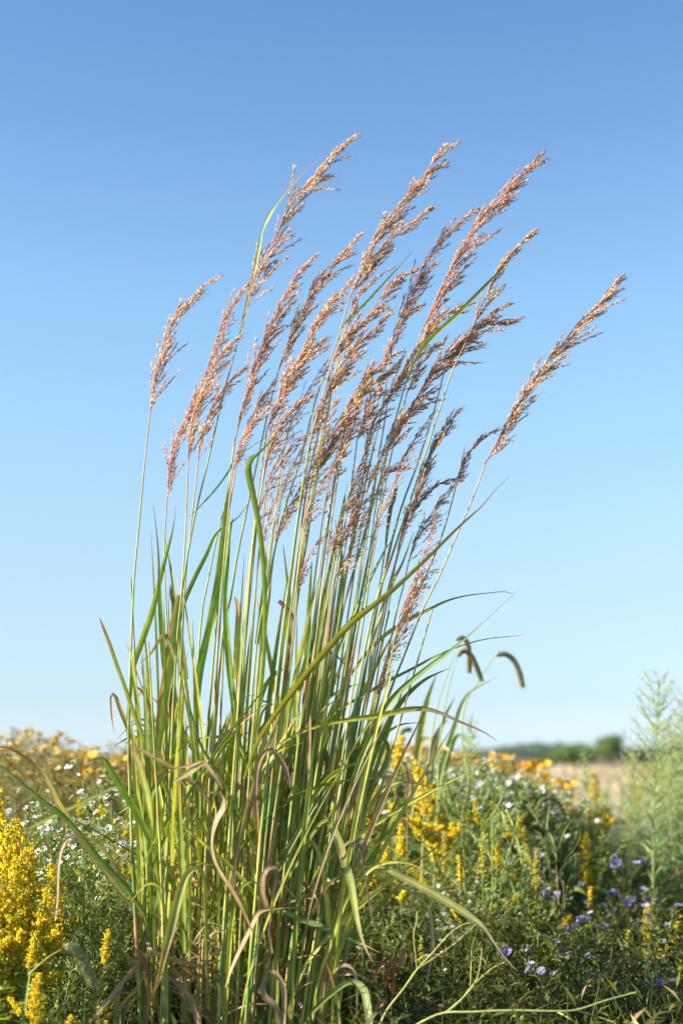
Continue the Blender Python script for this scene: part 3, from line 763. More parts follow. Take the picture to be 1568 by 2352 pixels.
def aster_proto(name, H0, fl_mesh, nfl, pale=0., buds=60, branch=14, leafy=1., stemcol=(.25, .33, .10), lean=.12, budcol=(.42, .48, .20), thick=1., palecol=(.36, .41, .14)):
    root = empty(name, (0, 0, 0))
    st, lf, bd = MB(), MB(), MB()
    main = curve3((0, 0, 0), (rnd.gauss(0, lean), rnd.gauss(0, lean), 1), H0 * .93, 12, .1, .2)
    tube(st, main, np.linspace(.0028, .0011, len(main)) * thick, np.array(stemcol), 5)
    tips = []
    paths = [(main, 1.)]
    for b in range(branch):
        t = .28 + .68 * (b + rnd.random()) / branch
        p, d = along(main, t)
        a = b * 2.4 + rnd.uniform(-.5, .5)
        L = H0 * (.42 * (1 - t) ** .7 + .07) * rnd.uniform(.7, 1.15)
        br = curve3(p, outdir(a, .65), L, 7, .5, .3)
        tube(st, br, np.linspace(.0016, .0007, len(br)) * thick, np.array(stemcol) * rnd.uniform(.85, 1.15), 4)
        paths.append((br, .6)); tips.append(br[-1])
        for s in range(rnd.randint(3, 6)):
            t2 = rnd.uniform(.3, .95)
            p2, d2 = along(br, t2)
            tw = curve3(p2, unit(d2 + R.normal(0, .6, 3) + Zv * .4), L * rnd.uniform(.15, .4), 4, .4, .2)
            tube(st, tw, np.linspace(.0009, .0005, len(tw)) * thick, np.array(stemcol), 3)
            tips.append(tw[-1]); paths.append((tw, .35))
    P, D, L, W = [], [], [], []
    for path, s in paths:
        ln = np.sum(np.linalg.norm(np.diff(path, axis=0), axis=1))
        for k in range(int(ln / .011 * leafy * (1 if s < 1 else .7))):
            p, d = along(path, rnd.uniform(.05, .98))
            P.append(p); D.append(unit(outdir(rnd.uniform(0, 6.28), rnd.uniform(-.1, .9)) + d * .3))
            L.append(rnd.uniform(.018, .05) * (.35 + .75 * s)); W.append(rnd.uniform(.003, .0065) * (.5 + .6 * s))
    lc = palette(GREENS, [3, 3, 2, 2, 2], len(P), .15)
    lc = lc * (1 - pale) + np.array(palecol) * pale if pale >= 0 else lc * (1 + pale)
    if pale < -.1: L = [q * 1.25 for q in L]; W = [q * 1.6 for q in W]
    leaves(lf, P, D, L, W, lc, .18)
    nb = min(buds, 4000)
    bp, bdv = [], []
    for k in range(nb):
        path, s = paths[rnd.randrange(1, len(paths))]
        p, d = along(path, rnd.uniform(.4, 1.))
        dd = unit(outdir(rnd.uniform(0, 6.28), .7) + d * .5)
        bp.append(p + dd * .004); bdv.append(dd)
    grains(bd, bp, bdv, R.uniform(.005, .009, nb), R.uniform(.004, .006, nb), jit(budcol, .15, nb))
    kid(root, st.build('stem', M_LEAF)); kid(root, lf.build('foliage', M_LEAF)); kid(root, tag(bd.build('bud_cluster', M_LEAF), kind='stuff'))
    tips.sort(key=lambda q: -q[2] + rnd.uniform(0, .22))
    for k in range(min(nfl, len(tips))):
        o = bpy.data.objects.new('flower', fl_mesh[k % len(fl_mesh)]); COL.objects.link(o)
        q = tips[k]
        n = unit(outdir(rnd.uniform(0, 6.28), rnd.uniform(.3, 1.5)) + np.array([-.35, -.35, .2]))
        o.location = tuple(q + n * .002)
        o.rotation_euler = Vector(n).to_track_quat('Z', 'Y').to_euler()
        o.scale = (rnd.uniform(.8, 1.15),) * 3
        kid(root, o)
    return root


def shared(mb, mat, name):
    me = mb.mesh(name); me.materials.append(mat)
    return me


WHITE = [shared(daisy_mesh(r, n, (.80, .80, .82), (.60, .42, .06), c), M_PETAL, 'white_flower') for r, n, c in ((.0085, 15, .1), (.0075, 14, .4), (.009, 17, 0.))]
LILAC = [shared(daisy_mesh(r, n, c, (.62, .42, .08), q, 2), M_PETAL, 'purple_flower') for r, n, c, q in ((.013, 18, (.40, .35, .66), .15), (.012, 17, (.48, .43, .76), .4), (.013, 20, (.36, .31, .60), .9))]
PALEL = [shared(daisy_mesh(r, n, c, (.55, .45, .25), q), M_PETAL, 'lilac_flower') for r, n, c, q in ((.010, 13, (.56, .50, .80), .15), (.009, 13, (.50, .46, .76), .5))]
GOLD = [shared(daisy_mesh(r, 8, c, (.42, .24, .06), q), M_PETAL, 'gold_flower') for r, c, q in ((.015, (.80, .52, .10), .1), (.013, (.80, .58, .20), .35), (.016, (.78, .44, .06), .0), (.013, (.82, .66, .36), .4), (.009, (.50, .34, .12), 1.2))]
ORNG = [shared(daisy_mesh(r, 8, c, (.42, .22, .03), q), M_PETAL, 'orange_flower') for r, c, q in ((.020, (.80, .42, .02), .1), (.018, (.82, .50, .05), .35), (.021, (.74, .36, .02), .0))]


def plume(mb, P0, d0, L, width, dens, cols, wts, nod=.5, stm=None, fl=.0078):
    """goldenrod plume: arching branchlets crowded with florets"""
    axis = curve3(P0, d0, L, 10, -nod * .25, .12, (nod * .35, 0, 0))
    if stm is not None:
        tube(stm, axis, np.linspace(.0018, .0007, len(axis)), (.27, .33, .09), 4)
    nb = int(12 + L * 190)
    P, D = [], []
    for b in range(nb):
        t = (b + rnd.random()) / nb
        p, d = along(axis, t)
        a = b * 2.4
        side = unit(outdir(a, .35) + d * .8)
        lb = width * (.2 + 1.0 * (1 - t) ** .8) * rnd.uniform(.6, 1.1)
        br = curve3(p, side, lb, 5, -.25, .2)
        if stm is not None:
            tube(stm, br, np.linspace(.0007, .0004, len(br)), (.32, .36, .08), 3)
        n = int(lb / .0024 * dens) + 2
        for k in range(n):
            q, dd = along(br, .15 + .85 * (k + rnd.random()) / (n + 1))
            P.append(q + R.normal(0, .0022, 3)); D.append(unit(outdir(rnd.uniform(0, 6.28), rnd.uniform(.1, 1.3)) + dd * .35))
    n = len(P)
    grains(mb, P, D, R.uniform(.75, 1.5, n) * fl, R.uniform(.4, .65, n) * fl, palette(cols, wts, n, .14))


YEL = [(.92, .67, .015), (.93, .73, .04), (.86, .55, .015), (.88, .77, .12), (.48, .50, .08)]
YDK = [(.74, .48, .01), (.80, .54, .02), (.60, .36, .01), (.40, .38, .05), (.30, .34, .06)]
YPL = [(.72, .58, .08), (.62, .54, .10), (.70, .50, .04), (.46, .48, .12), (.40, .46, .12)]


def goldenrod_proto(name, H0, PL, width, dens=1., cols=YEL, nod=.5, side=2, leafn=60, lean=.1, leafw=.009, green=0.):
    root = empty(name, (0, 0, 0))
    st, lf = MB(), MB()
    main = curve3((0, 0, 0), (rnd.gauss(0, lean), rnd.gauss(0, lean), 1), H0 - PL * .8, 12, .05, .18)
    tube(st, main, np.linspace(.0034, .0018, len(main)), (.24, .29, .09), 6)
    P, D, L, W = [], [], [], []
    for k in range(leafn):
        t = rnd.uniform(.15, 1.)
        p, d = along(main, t)
        P.append(p); D.append(outdir(k * 2.4, rnd.uniform(.0, .8))); L.append(rnd.uniform(.035, .075) * (1.2 - .5 * t)); W.append(rnd.uniform(.8, 1.3) * leafw)
    wts = [5, 4, 2, 2, .6 + green * 8]
    d0 = unit(main[-1] - main[-2])
    pls = [(main[-1], d0, PL, width)]
    for s in range(side):
        p, d = along(main, 1 - .04 - .16 * (s + 1) / max(side, 1))
        pls.append((p, unit(outdir(rnd.uniform(0, 6.28), .75)), PL * rnd.uniform(.45, .8), width * .7))
    leaves(lf, P, D, L, W, palette(GREENS, [3, 3, 2, 2, 1], len(P), .15), .25)
    for p, d, l, w_ in pls:
        mb = MB(); plume(mb, p, d, l, w_, dens, cols, wts, nod, st)
        kid(root, mb.build('flower_plume', M_PETAL))
    kid(root, st.build('stem', M_LEAF)); kid(root, lf.build('foliage', M_LEAF))
    return root


def tip_of(root):
    """highest point and its sideways offset, over the thing's parts"""
    best = (-1, 0, 0)
    for ch in KIDS[root.name]:
        if ch.type != 'MESH': continue
        n = len(ch.data.vertices)
        if n == 0: continue
        co = np.empty(n * 3, np.float32); ch.data.vertices.foreach_get('co', co); co = co.reshape(-1, 3)
        M = np.array(ch.matrix_basis)
        co = co @ M[:3, :3].T + M[:3, 3]
        i = co[:, 2].argmax()
        if co[i, 2] > best[0]: best = (float(co[i, 2]), float(co[i, 0]), float(co[i, 1]))
    return best


PROTO = {}
USED = set()
def reg(kind, root):
    PROTO.setdefault(kind, []).append((root, tip_of(root)))


def plant(kind, u, v, Y, label, cat, group=None, var=None, rz=None, wide=1., gz=0.):
    """stand one plant at distance Y so that its top shows at (u, v)"""
    lst = PROTO[kind]
    root, (hz, tx, ty) = lst[var if var is not None else rnd.randrange(len(lst))]
    p = un(u, v, Y)
    s = max(.08, (p[2] - gz)) / hz
    if rz is None: rz = rnd.uniform(-3.14, 3.14)
    c, sn = math.cos(rz), math.sin(rz)
    ox, oy = (tx * c - ty * sn) * s * wide, (tx * sn + ty * c) * s * wide
    if root.name in USED:
        o = copy_tree(root)
    else:
        o = root; USED.add(root.name)
    o.location = (p[0] - ox, Y - oy, gz - .005)
    o.rotation_euler = (0, 0, rz)
    o.scale = (s * wide, s * wide, s)
    tag(o, label, cat, group)
    if group is None and 'group' in o: del o['group']
    return o


for i in range(4):
    reg('white', aster_proto('white_aster', .62, WHITE, 22, buds=170, branch=15, leafy=1.15, pale=.25))
for i in range(3):
    reg('purple', aster_proto('purple_aster', .45, LILAC, 6, buds=50, branch=13, leafy=1.0, stemcol=(.22, .20, .09)))
for i in range(3):
    reg('lilac', aster_proto('lilac_aster', .62, PALEL, 20, pale=.45, buds=120, branch=15, leafy=.9))
for i in range(3):
    reg('gold', aster_proto('flowering_bush', .75, GOLD, 10, pale=.6, palecol=(.38, .32, .13), buds=230, branch=20, leafy=1.0, stemcol=(.30, .26, .12), budcol=(.46, .36, .16)))
    reg('orange', aster_proto('flowering_bush', .75, ORNG, 22, pale=.1, buds=90, branch=16, leafy=.7, stemcol=(.28, .26, .10), budcol=(.5, .36, .12)))
for i in range(2):
    reg('bud', aster_proto('budding_aster', .75, PALEL, 3, pale=.5, buds=150, branch=11, leafy=.8, stemcol=(.32, .41, .12), budcol=(.44, .50, .24), thick=1.9, lean=.15))
for i in range(3):
    reg('leafy', aster_proto('leafy_herb', .45, WHITE, 0, buds=10, branch=12, leafy=1.7, pale=-.55))  # negative pale darkens the leaves, painting in the shade low down
for i in range(3):
    reg('rod', goldenrod_proto('goldenrod', .7, .15, .046, 1.25, YEL, .6, 5))
    reg('rodbig', goldenrod_proto('goldenrod', .7, .12, .042, .95, YEL, .6, 8, leafw=.015, leafn=170, green=.12))
for i in range(2):
    reg('rodslim', goldenrod_proto('goldenrod', .7, .095, .022, 1.3, YEL, .25, 1))
reg('roddark', goldenrod_proto('goldenrod', .7, .075, .030, 1.5, YDK, .05, 2, leafn=40))
for i in range(2):
    reg('rodgreen', goldenrod_proto('goldenrod', .6, .12, .022, .8, YPL, .3, 1, green=.5))


def horseweed(name, H0, top, half, pale):
    root = empty(name)
    st, lf, bd = MB(), MB(), MB()
    main = curve3((0, 0, 0), (.02, 0, 1), H0, 16, .05, .08)
    tube(st, main, np.linspace(.0045, .0012, len(main)), (.33, .42, .15), 6)
    P, D, L, W, bp, bdv = [], [], [], [], [], []
    for k in range(230):
        t = rnd.uniform(.25, .97) ; p, d = along(main, t)
        P.append(p); D.append(outdir(k * 2.4, rnd.uniform(.35, .95))); L.append(rnd.uniform(.05, .10) * (1.25 - .8 * t)); W.append(rnd.uniform(.0025, .005))
    for k in range(46):
        t = 1 - top * (1 - (k + rnd.random()) / 46); p, d = along(main, t)
        ln = half * (.22 + .78 * ((1 - t) / top) ** .6) * rnd.uniform(.7, 1.1)
        br = curve3(p, outdir(k * 2.4, .5), ln, 6, .5, .2)
        tube(st, br, np.linspace(.0012, .0005, len(br)), (.36, .44, .17), 3)
        for j in range(int(ln / .0042)):
            q, dd = along(br, rnd.uniform(.25, 1)); e = unit(dd + R.normal(0, .6, 3) + Zv * .3)
            q2 = q + e * rnd.uniform(.004, .016)
            bp.append(q2); bdv.append(e)
            P.append(q); D.append(e); L.append(np.linalg.norm(q2 - q) + .004); W.append(.0014)
    leaves(lf, P, D, L, W, jit((.32, .43, .17), .15, len(P)), .12)
    grains(bd, bp, bdv, R.uniform(.004, .0075, len(bp)), R.uniform(.0028, .0045, len(bp)), palette(pale, [1, 1, 1], len(bp)))
    kid(root, st.build('stem', M_LEAF)); kid(root, lf.build('foliage', M_LEAF)); kid(root, bd.build('flower_plume', M_LEAF))
    return root


reg('horse', horseweed('horseweed', 1.0, .36, .15, [(.56, .58, .28), (.48, .54, .22), (.62, .56, .30)]))
reg('horse', horseweed('horseweed', 1.0, .45, .17, [(.62, .56, .32), (.56, .54, .26), (.50, .52, .24)]))
reg('pale', horseweed('pale_weed', .75, .45, .06, [(.56, .60, .34), (.48, .54, .28), (.60, .58, .40)]))

# ------------------------------------------------ plants standing where the photo shows them
GA = 'goldenrods left of the tall grass'
plant('rodbig', 30, 1872, 2.75, 'largest bright yellow goldenrod with the thickest plume, at the left edge of the photo', 'goldenrod', GA, 0, 2.6)
plant('rodbig', 92, 1925, 2.70, 'thick yellow goldenrod drooping just right of the biggest left-hand plume', 'goldenrod', GA, 1, .4)
plant('rodbig', 40, 1955, 2.62, 'low yellow goldenrod crowded under the biggest left-hand plume', 'goldenrod', GA, 2, 1.2)
plant('rodbig', 105, 2030, 2.66, 'yellow goldenrod with its plume tip beside the arching tan leaf', 'goldenrod', GA, 0, 1.1)
plant('rodbig', -10, 2000, 2.6, 'yellow goldenrod half cut off by the left edge of the photo', 'goldenrod', GA, 1, 2.)
plant('rod', 8, 1802, 2.9, 'slender pale yellow goldenrod rising highest at the left edge', 'goldenrod', GA, 2, .3)
plant('rodslim', 75, 2128, 2.55, 'short stubby yellow goldenrod plume below the big left-hand ones', 'goldenrod', GA, 0, 2.)
plant('rod', 85, 2225, 2.4, 'half open greenish yellow goldenrod low in the left corner', 'goldenrod', GA, 0, .6)
plant('rodslim', 250, 2125, 2.6, 'small slim yellow goldenrod standing alone beside the foot of the tall grass', 'goldenrod', GA, 1, 2.3)
plant('rodslim', 165, 2320, 2.35, 'yellow goldenrod tip at the bottom edge left of the grass', 'goldenrod', GA, 0, .5)
plant('rodslim', 245, 2335, 2.4, 'yellow goldenrod tip at the bottom edge close to the tan grass litter', 'goldenrod', GA, 1, .9)
for i, (u, v, Y) in enumerate([(232, 1842, 3.9), (262, 1872, 3.7), (290, 1850, 4.1), (310, 1900, 3.6), (180, 1822, 4.3), (345, 1880, 3.8), (285, 1930, 3.5), (215, 1905, 3.8), (300,1965,3.4)]):
    plant('rod' if i % 2 else 'rodslim', u, v, Y, 'soft focus yellow goldenrod behind the white asters left of the tall grass', 'goldenrod', 'blurred goldenrods behind the left asters')
for i, (u, v, Y) in enumerate([(480, 1800, 4.2), (560, 1850, 3.9), (690, 1830, 4.0), (720, 1900, 3.8), (650, 1930, 3.7), (430, 1900, 4.0), (770, 1840, 4.4)]):
    plant('rod', u, v, Y, 'yellow goldenrod glimpsed between the stems of the tall grass', 'goldenrod', 'goldenrods seen through the tall grass')
for i, (u, v, Y) in enumerate([(5, 1885, 2.7), (70, 2055, 2.75), (118, 1975, 2.85), (-15, 2080, 2.7)]):
    plant('rodbig', u, v, Y, 'yellow goldenrod stem inside the dense bright patch at the left edge', 'goldenrod', 'goldenrods packed in the bright patch at the left edge')
GB = 'goldenrods right of the tall grass'
plant('rodslim', 918, 1682, 4.3, 'slender bright goldenrod touching the sky right of the tall grass', 'goldenrod', GB, 0, 1.)
plant('rod', 955, 1738, 4.0, 'tall full yellow goldenrod beside the hanging tan leaf', 'goldenrod', GB, 1, 2.9)
plant('roddark', 851, 1850, 3.1, 'dark golden stubby goldenrod at the right flank of the tall grass', 'goldenrod', GB, 0, 0)
plant('rodslim', 921, 1885, 3.5, 'small pale yellow goldenrod among white asters', 'goldenrod', GB, 1, .2)
plant('rodgreen', 1112, 1905, 3.6, 'sparse greenish goldenrod leaning right among the asters', 'goldenrod', GB, 1, 0)
plant('rodbig', 1358, 1762, 4.9, 'tall goldenrod curving up in front of the tan field', 'goldenrod', GB, 2, 2.9)
plant('rodbig', 1240, 1830, 4.6, 'broad yellow goldenrod below the distant trees', 'goldenrod', GB, 0, .1)
plant('rodslim', 1268, 1824, 5.1, 'upright tip of goldenrod next to the broad one below the trees', 'goldenrod', GB, 0, .1)
plant('rod', 1385, 1860, 4.9, 'orange yellow goldenrod behind the curving one', 'goldenrod', GB, 1, 1.1)
plant('rodbig', 1345, 1905, 4.4, 'sprawling dull gold goldenrod above the purple asters', 'goldenrod', GB, 2, .6)
plant('rodgreen', 1212, 2050, 3.9, 'dull greenish goldenrod in shade among green herbs', 'goldenrod', GB, 0, 2.)
plant('roddark', 1312, 2095, 3.7, 'short bright gold goldenrod among the purple asters', 'goldenrod', GB, 0, 1.)
plant('rod', 1485, 2070, 3.8, 'loose yellow goldenrod at the right below the purple asters', 'goldenrod', GB, 0, .2)
plant('rod', 1560, 2095, 3.7, 'yellow goldenrod cut by the right edge of the photo', 'goldenrod', GB, 1, .2)
plant('rodslim', 1560, 2200, 3.3, 'low dull goldenrod in the right bottom corner', 'goldenrod', GB, 1, .2)
plant('rodslim', 1440, 2130, 3.6, 'half hidden goldenrod tip under the purple asters', 'goldenrod', GB, 0, .9)
plant('rod', 1475, 1790, 6.4, 'hazy goldenrod behind the tall pale weeds on the right', 'goldenrod', GB, 1, .9)
plant('rod', 1525, 1782, 6.6, 'hazy yellow goldenrod at the far right of the meadow', 'goldenrod', GB, 2, 1.9)
plant('rodslim', 1350, 2030, 3.9, 'small gold plume between two purple asters', 'goldenrod', GB, 0, 1.9)
plant('rodgreen', 970, 2140, 3.3, 'tiny greenish goldenrod deep in the white asters', 'goldenrod', GB, 1, 1.9)

for i in range(20):
    u = 850 + 400 * ((i * .618) % 1); v = rnd.uniform(1745, 1960)
    plant('rodslim' if i % 2 else 'rodgreen', u, v, 4.7 - (v - 1745) / 215 * 1.1, 'small soft yellow goldenrod scattered through the white aster bank', 'goldenrod', 'small goldenrods in the white aster bank')
WL = 'white asters left of the tall grass'
plant('white', 172, 1738, 3.5, 'tallest bushy white aster with pale buds, left of the tall grass', 'aster', WL, 0)
plant('white', 232, 1775, 3.4, 'white aster with open daisies close to the leaning green blade', 'aster', WL, 1)
for i, (u, v, Y) in enumerate([(110, 1800, 3.4), (75, 1835, 3.2), (150, 1850, 3.1), (205, 1870, 3.1), (250, 1830, 3.3), (60, 1800, 3.8), (285, 1810, 3.6), (170, 1900, 2.95), (240, 1930, 2.9), (120, 1880, 3.1), (275, 1890, 3.2), (20, 1850, 3.3)]):
    plant('white', u, v, Y, 'low white aster mixed with goldenrod left of the tall grass', 'aster', WL + ', low ones')
WR = 'white asters right of the tall grass'
pts = [(880, 1800), (865, 1750), (910, 1830), (850, 1900), (950, 1880), (985, 1900), (1010, 1930), (1045, 1870), (1085, 1960), (930, 1950), (970, 1980), (1030, 2000), (1100, 2010), (1150, 1990), (880, 1985), (860, 2040), (1000, 1860),
       (1060, 2040), (1130, 2050), (1180, 1930), (1200, 1880), (900, 2090), (960, 2060), (1020, 2100), (840, 1850), (1090, 1900), (1140, 1900), (1170, 2060), (1240, 1990), (1010, 1820), (890, 1770), (900, 1790), (930, 1800), (960, 1810), (985, 1800), (1010, 1790), (1035, 1780), (1060, 1800), (1085, 1810), (1110, 1830), (1040, 1830), (1075, 1850), (1140, 1850), (870, 1830), (900, 1860), (940, 1845), (980, 1850), (1160, 1880), (1210, 1930), (1010, 1870)]
pts += [(860 + 11 * i + rnd.uniform(-8, 8), 1738 + 1.9 * i + rnd.uniform(-14, 26)) for i in range(34)]
pts += [(850 + 345 * ((i * .618) % 1), rnd.uniform(1728, 1800)) for i in range(30)]
for i, (u, v) in enumerate(pts):
    Y = 3.15 + min(1.5, (2150 - v) / 300 * 1.2 + .1) + rnd.uniform(-.15, .15)
    plant('white', u, v - 12 if v < 1830 else v, Y, 'bushy white aster in the dense patch right of the tall grass', 'aster', WR, wide=1.3 if v < 1830 else 1.)
for i in range(7):
    plant('white', 430 + i * 58, 1930 + (i % 3) * 40, 3.7 + .1 * (i % 2), 'white aster glimpsed behind the stems of the tall grass', 'aster', 'white asters behind the tall grass')

PR = 'purple asters at the lower right'
for i, (u, v, Y, lab) in enumerate([
        (1400, 1955, 4.1, 'purple aster with a pale lilac cluster, uppermost of the dark purple patch'),
        (1255, 2030, 3.9, 'violet aster with one wide open flower left of the gold plume'),
        (1350, 2015, 4.0, 'pale violet aster above the gold plume'),
        (1470, 2030, 3.9, 'deep purple aster with the densest flowers on the right'),
        (1420, 2050, 3.8, 'deep purple aster left of the densest one'),
        (1480, 2068, 3.7, 'purple aster just below the densest one'),
        (1360, 2085, 3.6, 'low purple aster right beside the short gold goldenrod'),
        (1335, 2105, 3.55, 'low violet aster in front of the short gold goldenrod'),
        (1400, 2095, 3.6, 'low purple aster farther right of the short gold goldenrod'),
        (1270, 2150, 3.3, 'small violet aster in the shade below the gold plume'),
        (1218, 1945, 4.2, 'small blue aster among the budding stalks')]):
    plant('purple', u, v, Y, lab, 'aster', PR)
for i, (u, v, Y) in enumerate([(1340, 2175, 3.2), (1400, 2200, 3.15), (1150, 2160, 3.3), (1220, 2200, 3.2), (1520, 2150, 3.4), (1450, 2150, 3.4), (1500, 2230, 3.1)]):
    plant('purple', u, v, Y, 'tiny purple aster in the shaded bottom right corner', 'aster', 'tiny asters in the bottom right shade')
k = 0
for i in range(46):
    u = rnd.uniform(1230, 1600); Y = rnd.uniform(4.8, 8.5)
    v = 1735 + FPX * (.75 - rnd.uniform(.40, .60)) / Y * .98
    plant('lilac', u, v, Y, 'pale lilac aster in the hazy patch at the right of the meadow', 'aster', 'pale lilac asters filling the right of the meadow')
BU = 'pale green budding stalks right of centre'
plant('bud', 1112, 1722, 4.0, 'thick pale green budding stalk below the tip of the long tan blade', 'weed', BU, 0, .3)
plant('bud', 1165, 1790, 3.8, 'thick pale green stalk with a lilac flower beside the orange bush', 'weed', BU, 1, .9)
plant('bud', 1140, 1760, 4.0, 'pale green budding stalk between the two thickest ones', 'weed', BU, 1, 2.4)
plant('bud', 1190, 1840, 3.8, 'pale green stalk topped by an open violet aster', 'weed', BU, 0, 1.8)
for i, (u, v, Y) in enumerate([(1050, 1745, 4.3), (1085, 1735, 4.4), (1020, 1760, 4.4), (960, 1760, 4.6), (900, 1745, 4.6), (1210, 1830, 4.2), (1180, 1770, 4.4)]):
    plant('bud', u, v, Y, 'slim pale budding stalk rising out of the white aster patch', 'weed', 'slim budding stalks in the white aster patch')
plant('pale', 1085, 1632, 4.6, 'silvery plume-like weed rising into the sky right of the tall grass', 'weed', None, 0, 0)
plant('pale', 408, 1605, 6.0, 'hazy pale plume weed behind the left stems of the tall grass', 'weed', None, 0, 1.)
plant('pale', 1345, 1712, 4.8, 'slender weed with lilac buds in front of the round distant tree', 'weed', None, 0, 2.)
plant('horse', 1470, 1532, 4.3, 'tall pale green horseweed standing clear against the sky', 'horseweed', 'horseweeds at the right edge', 0, .5)
plant('horse', 1568, 1565, 4.6, 'bushier cream horseweed cut by the right edge', 'horseweed', 'horseweeds at the right edge', 1, .5)
plant('horse', 1535, 1640, 4.8, 'shorter horseweed between the tall one and the one cut by the edge', 'horseweed', 'horseweeds at the right edge', 0, 2.5)
plant('horse', 1450, 1700, 5.0, 'short horseweed at the left foot of the tall one', 'horseweed', 'horseweeds at the right edge', 1, 3.5)
for i, (u, v, Y) in enumerate([(1430, 1790, 5.6), (1395, 1800, 5.2), (1530, 1700, 5.5), (1505, 1760, 5.4), (1450, 1740, 5.8), (1580, 1680, 5.2), (1560, 1760, 5.6), (1540, 1650, 5.0), (1570, 1620, 5.1), (1520, 1740, 5.0), (1480, 1780, 5.4), (1550, 1800, 5.0), (1440, 1810, 5.3), (1510, 1820, 4.9)]):
    plant('pale', u, v, Y, 'short pale weed around the foot of the horseweeds', 'weed', 'short pale weeds at the right')

GOB = 'orange flowered bushes behind, left'
for i, (u, v, Y) in enumerate([(28, 1690, 6.2), (75, 1690, 6.0), (100, 1712, 6.0), (130, 1712, 6.3), (60, 1712, 5.8), (160, 1725, 5.9), (10, 1715, 5.9), (185, 1735, 6.6), (225, 1725, 6.4), (262, 1722, 6.6), (290, 1730, 6.2), (240, 1740, 6.0), (45, 1735, 5.4), (120, 1745, 5.4), (-20, 1720, 6), (320, 1735, 6.4), (200, 1750, 5.6), (280, 1755, 5.6), (90, 1760, 5.2), (350, 1745, 6.5), (50, 1700, 5.7), (88, 1702, 5.9), (115, 1720, 5.5), (5, 1725, 5.2), (150, 1735, 5.5), (175, 1740, 5.8), (212, 1735, 5.9), (30, 1735, 5.0), (300, 1742, 5.8), (255, 1750, 5.2), (330, 1760, 5.2), (70, 1725, 5.3), (215, 1722, 6.0), (245, 1712, 6.2), (275, 1716, 6.0), (300, 1725, 5.8), (330, 1730, 5.8), (180, 1738, 5.4), (140, 1760, 5.0), (195, 1765, 5.0), (20, 1765, 4.8), (225, 1775, 4.8)]):
    plant('gold', u, v - (28 if u < 160 else 17), Y * rnd.uniform(.85, 1.), 'blurred peach and orange flowered bush on the skyline left of the tall grass', 'flowering bush', GOB, wide=1.25)
GOC = 'orange flowered bushes behind, centre'
for i, (u, v, Y) in enumerate([(405, 1715, 6.5), (450, 1740, 6.4), (520, 1735, 6.6), (590, 1740, 6.4), (660, 1730, 6.4), (720, 1738, 6.6), (770, 1735, 6.3), (815, 1740, 6.2), (850, 1730, 6.5), (880, 1728, 6.2), (900, 1745, 6.0), (940, 1740, 6.3), (985, 1735, 6.5), (1010, 1715, 6.2), (1040, 1710, 6.0), (1070, 1725, 5.8), (1100, 1735, 5.9), (1150, 1725, 5.6), (1172, 1730, 5.7), (1185, 1750, 5.5), (1130, 1750, 5.5), (1060, 1760, 5.4), (1180, 1800, 5.1), (1110, 1800, 5.2), (1010, 1780, 5.4), (860, 1790, 5.4), (760, 1790, 5.4), (640, 1800, 5.4), (500, 1800, 5.4), (865, 1712, 6.0), (895, 1705, 5.8), (925, 1718, 5.9), (950, 1710, 6.1), (975, 1705, 5.9), (1000, 1702, 5.7), (1025, 1705, 5.9), (1055, 1708, 5.7), (1085, 1712, 5.8), (1110, 1718, 5.6), (1135, 1722, 5.5), (1160, 1738, 5.3), (1090, 1740, 5.3), (1040, 1745, 5.2), (990, 1745, 5.2), (1205, 1765, 5.2), (1225, 1785, 5.1), (1190, 1790, 5.0), (1215, 1810, 4.9), (1240, 1820, 4.9), (1175, 1815, 5.)]):
    plant('orange' if (1120 < u < 1190 or i % 5 == 0) else 'gold', u, v, Y, 'blurred orange flowered bush on the skyline behind and right of the tall grass', 'flowering bush', GOC)
for i in range(70):
    side = i % 2
    u = rnd.uniform(-40, 800) if side == 0 else rnd.uniform(800, 1600)
    Y = rnd.uniform(3.2, 4.8)
    z = rnd.uniform(.32, .46) if side else rnd.uniform(.36, .50)
    v = float(1735 + FPX * (.75 - z) / Y)
    plant('leafy', u, v, Y, 'leafy green herb without flowers %s the tall grass' % ('right of' if side else 'left of or behind'), 'herb', 'green herbs, right side' if side else 'green herbs, left side')
for i in range(44):
    u = rnd.uniform(-30, 1600)
    if 380 < u < 720 and i % 3: continue
    Y = rnd.uniform(2.3, 3.3) if (u < 330 or u > 820) else rnd.uniform(3.0, 3.5)
    z = rnd.uniform(.18, .34)
    v = float(1735 + FPX * (.75 - z) / Y)
    plant('leafy', u, v, Y, 'short green herb in the shaded foreground', 'herb', 'short herbs in the foreground')

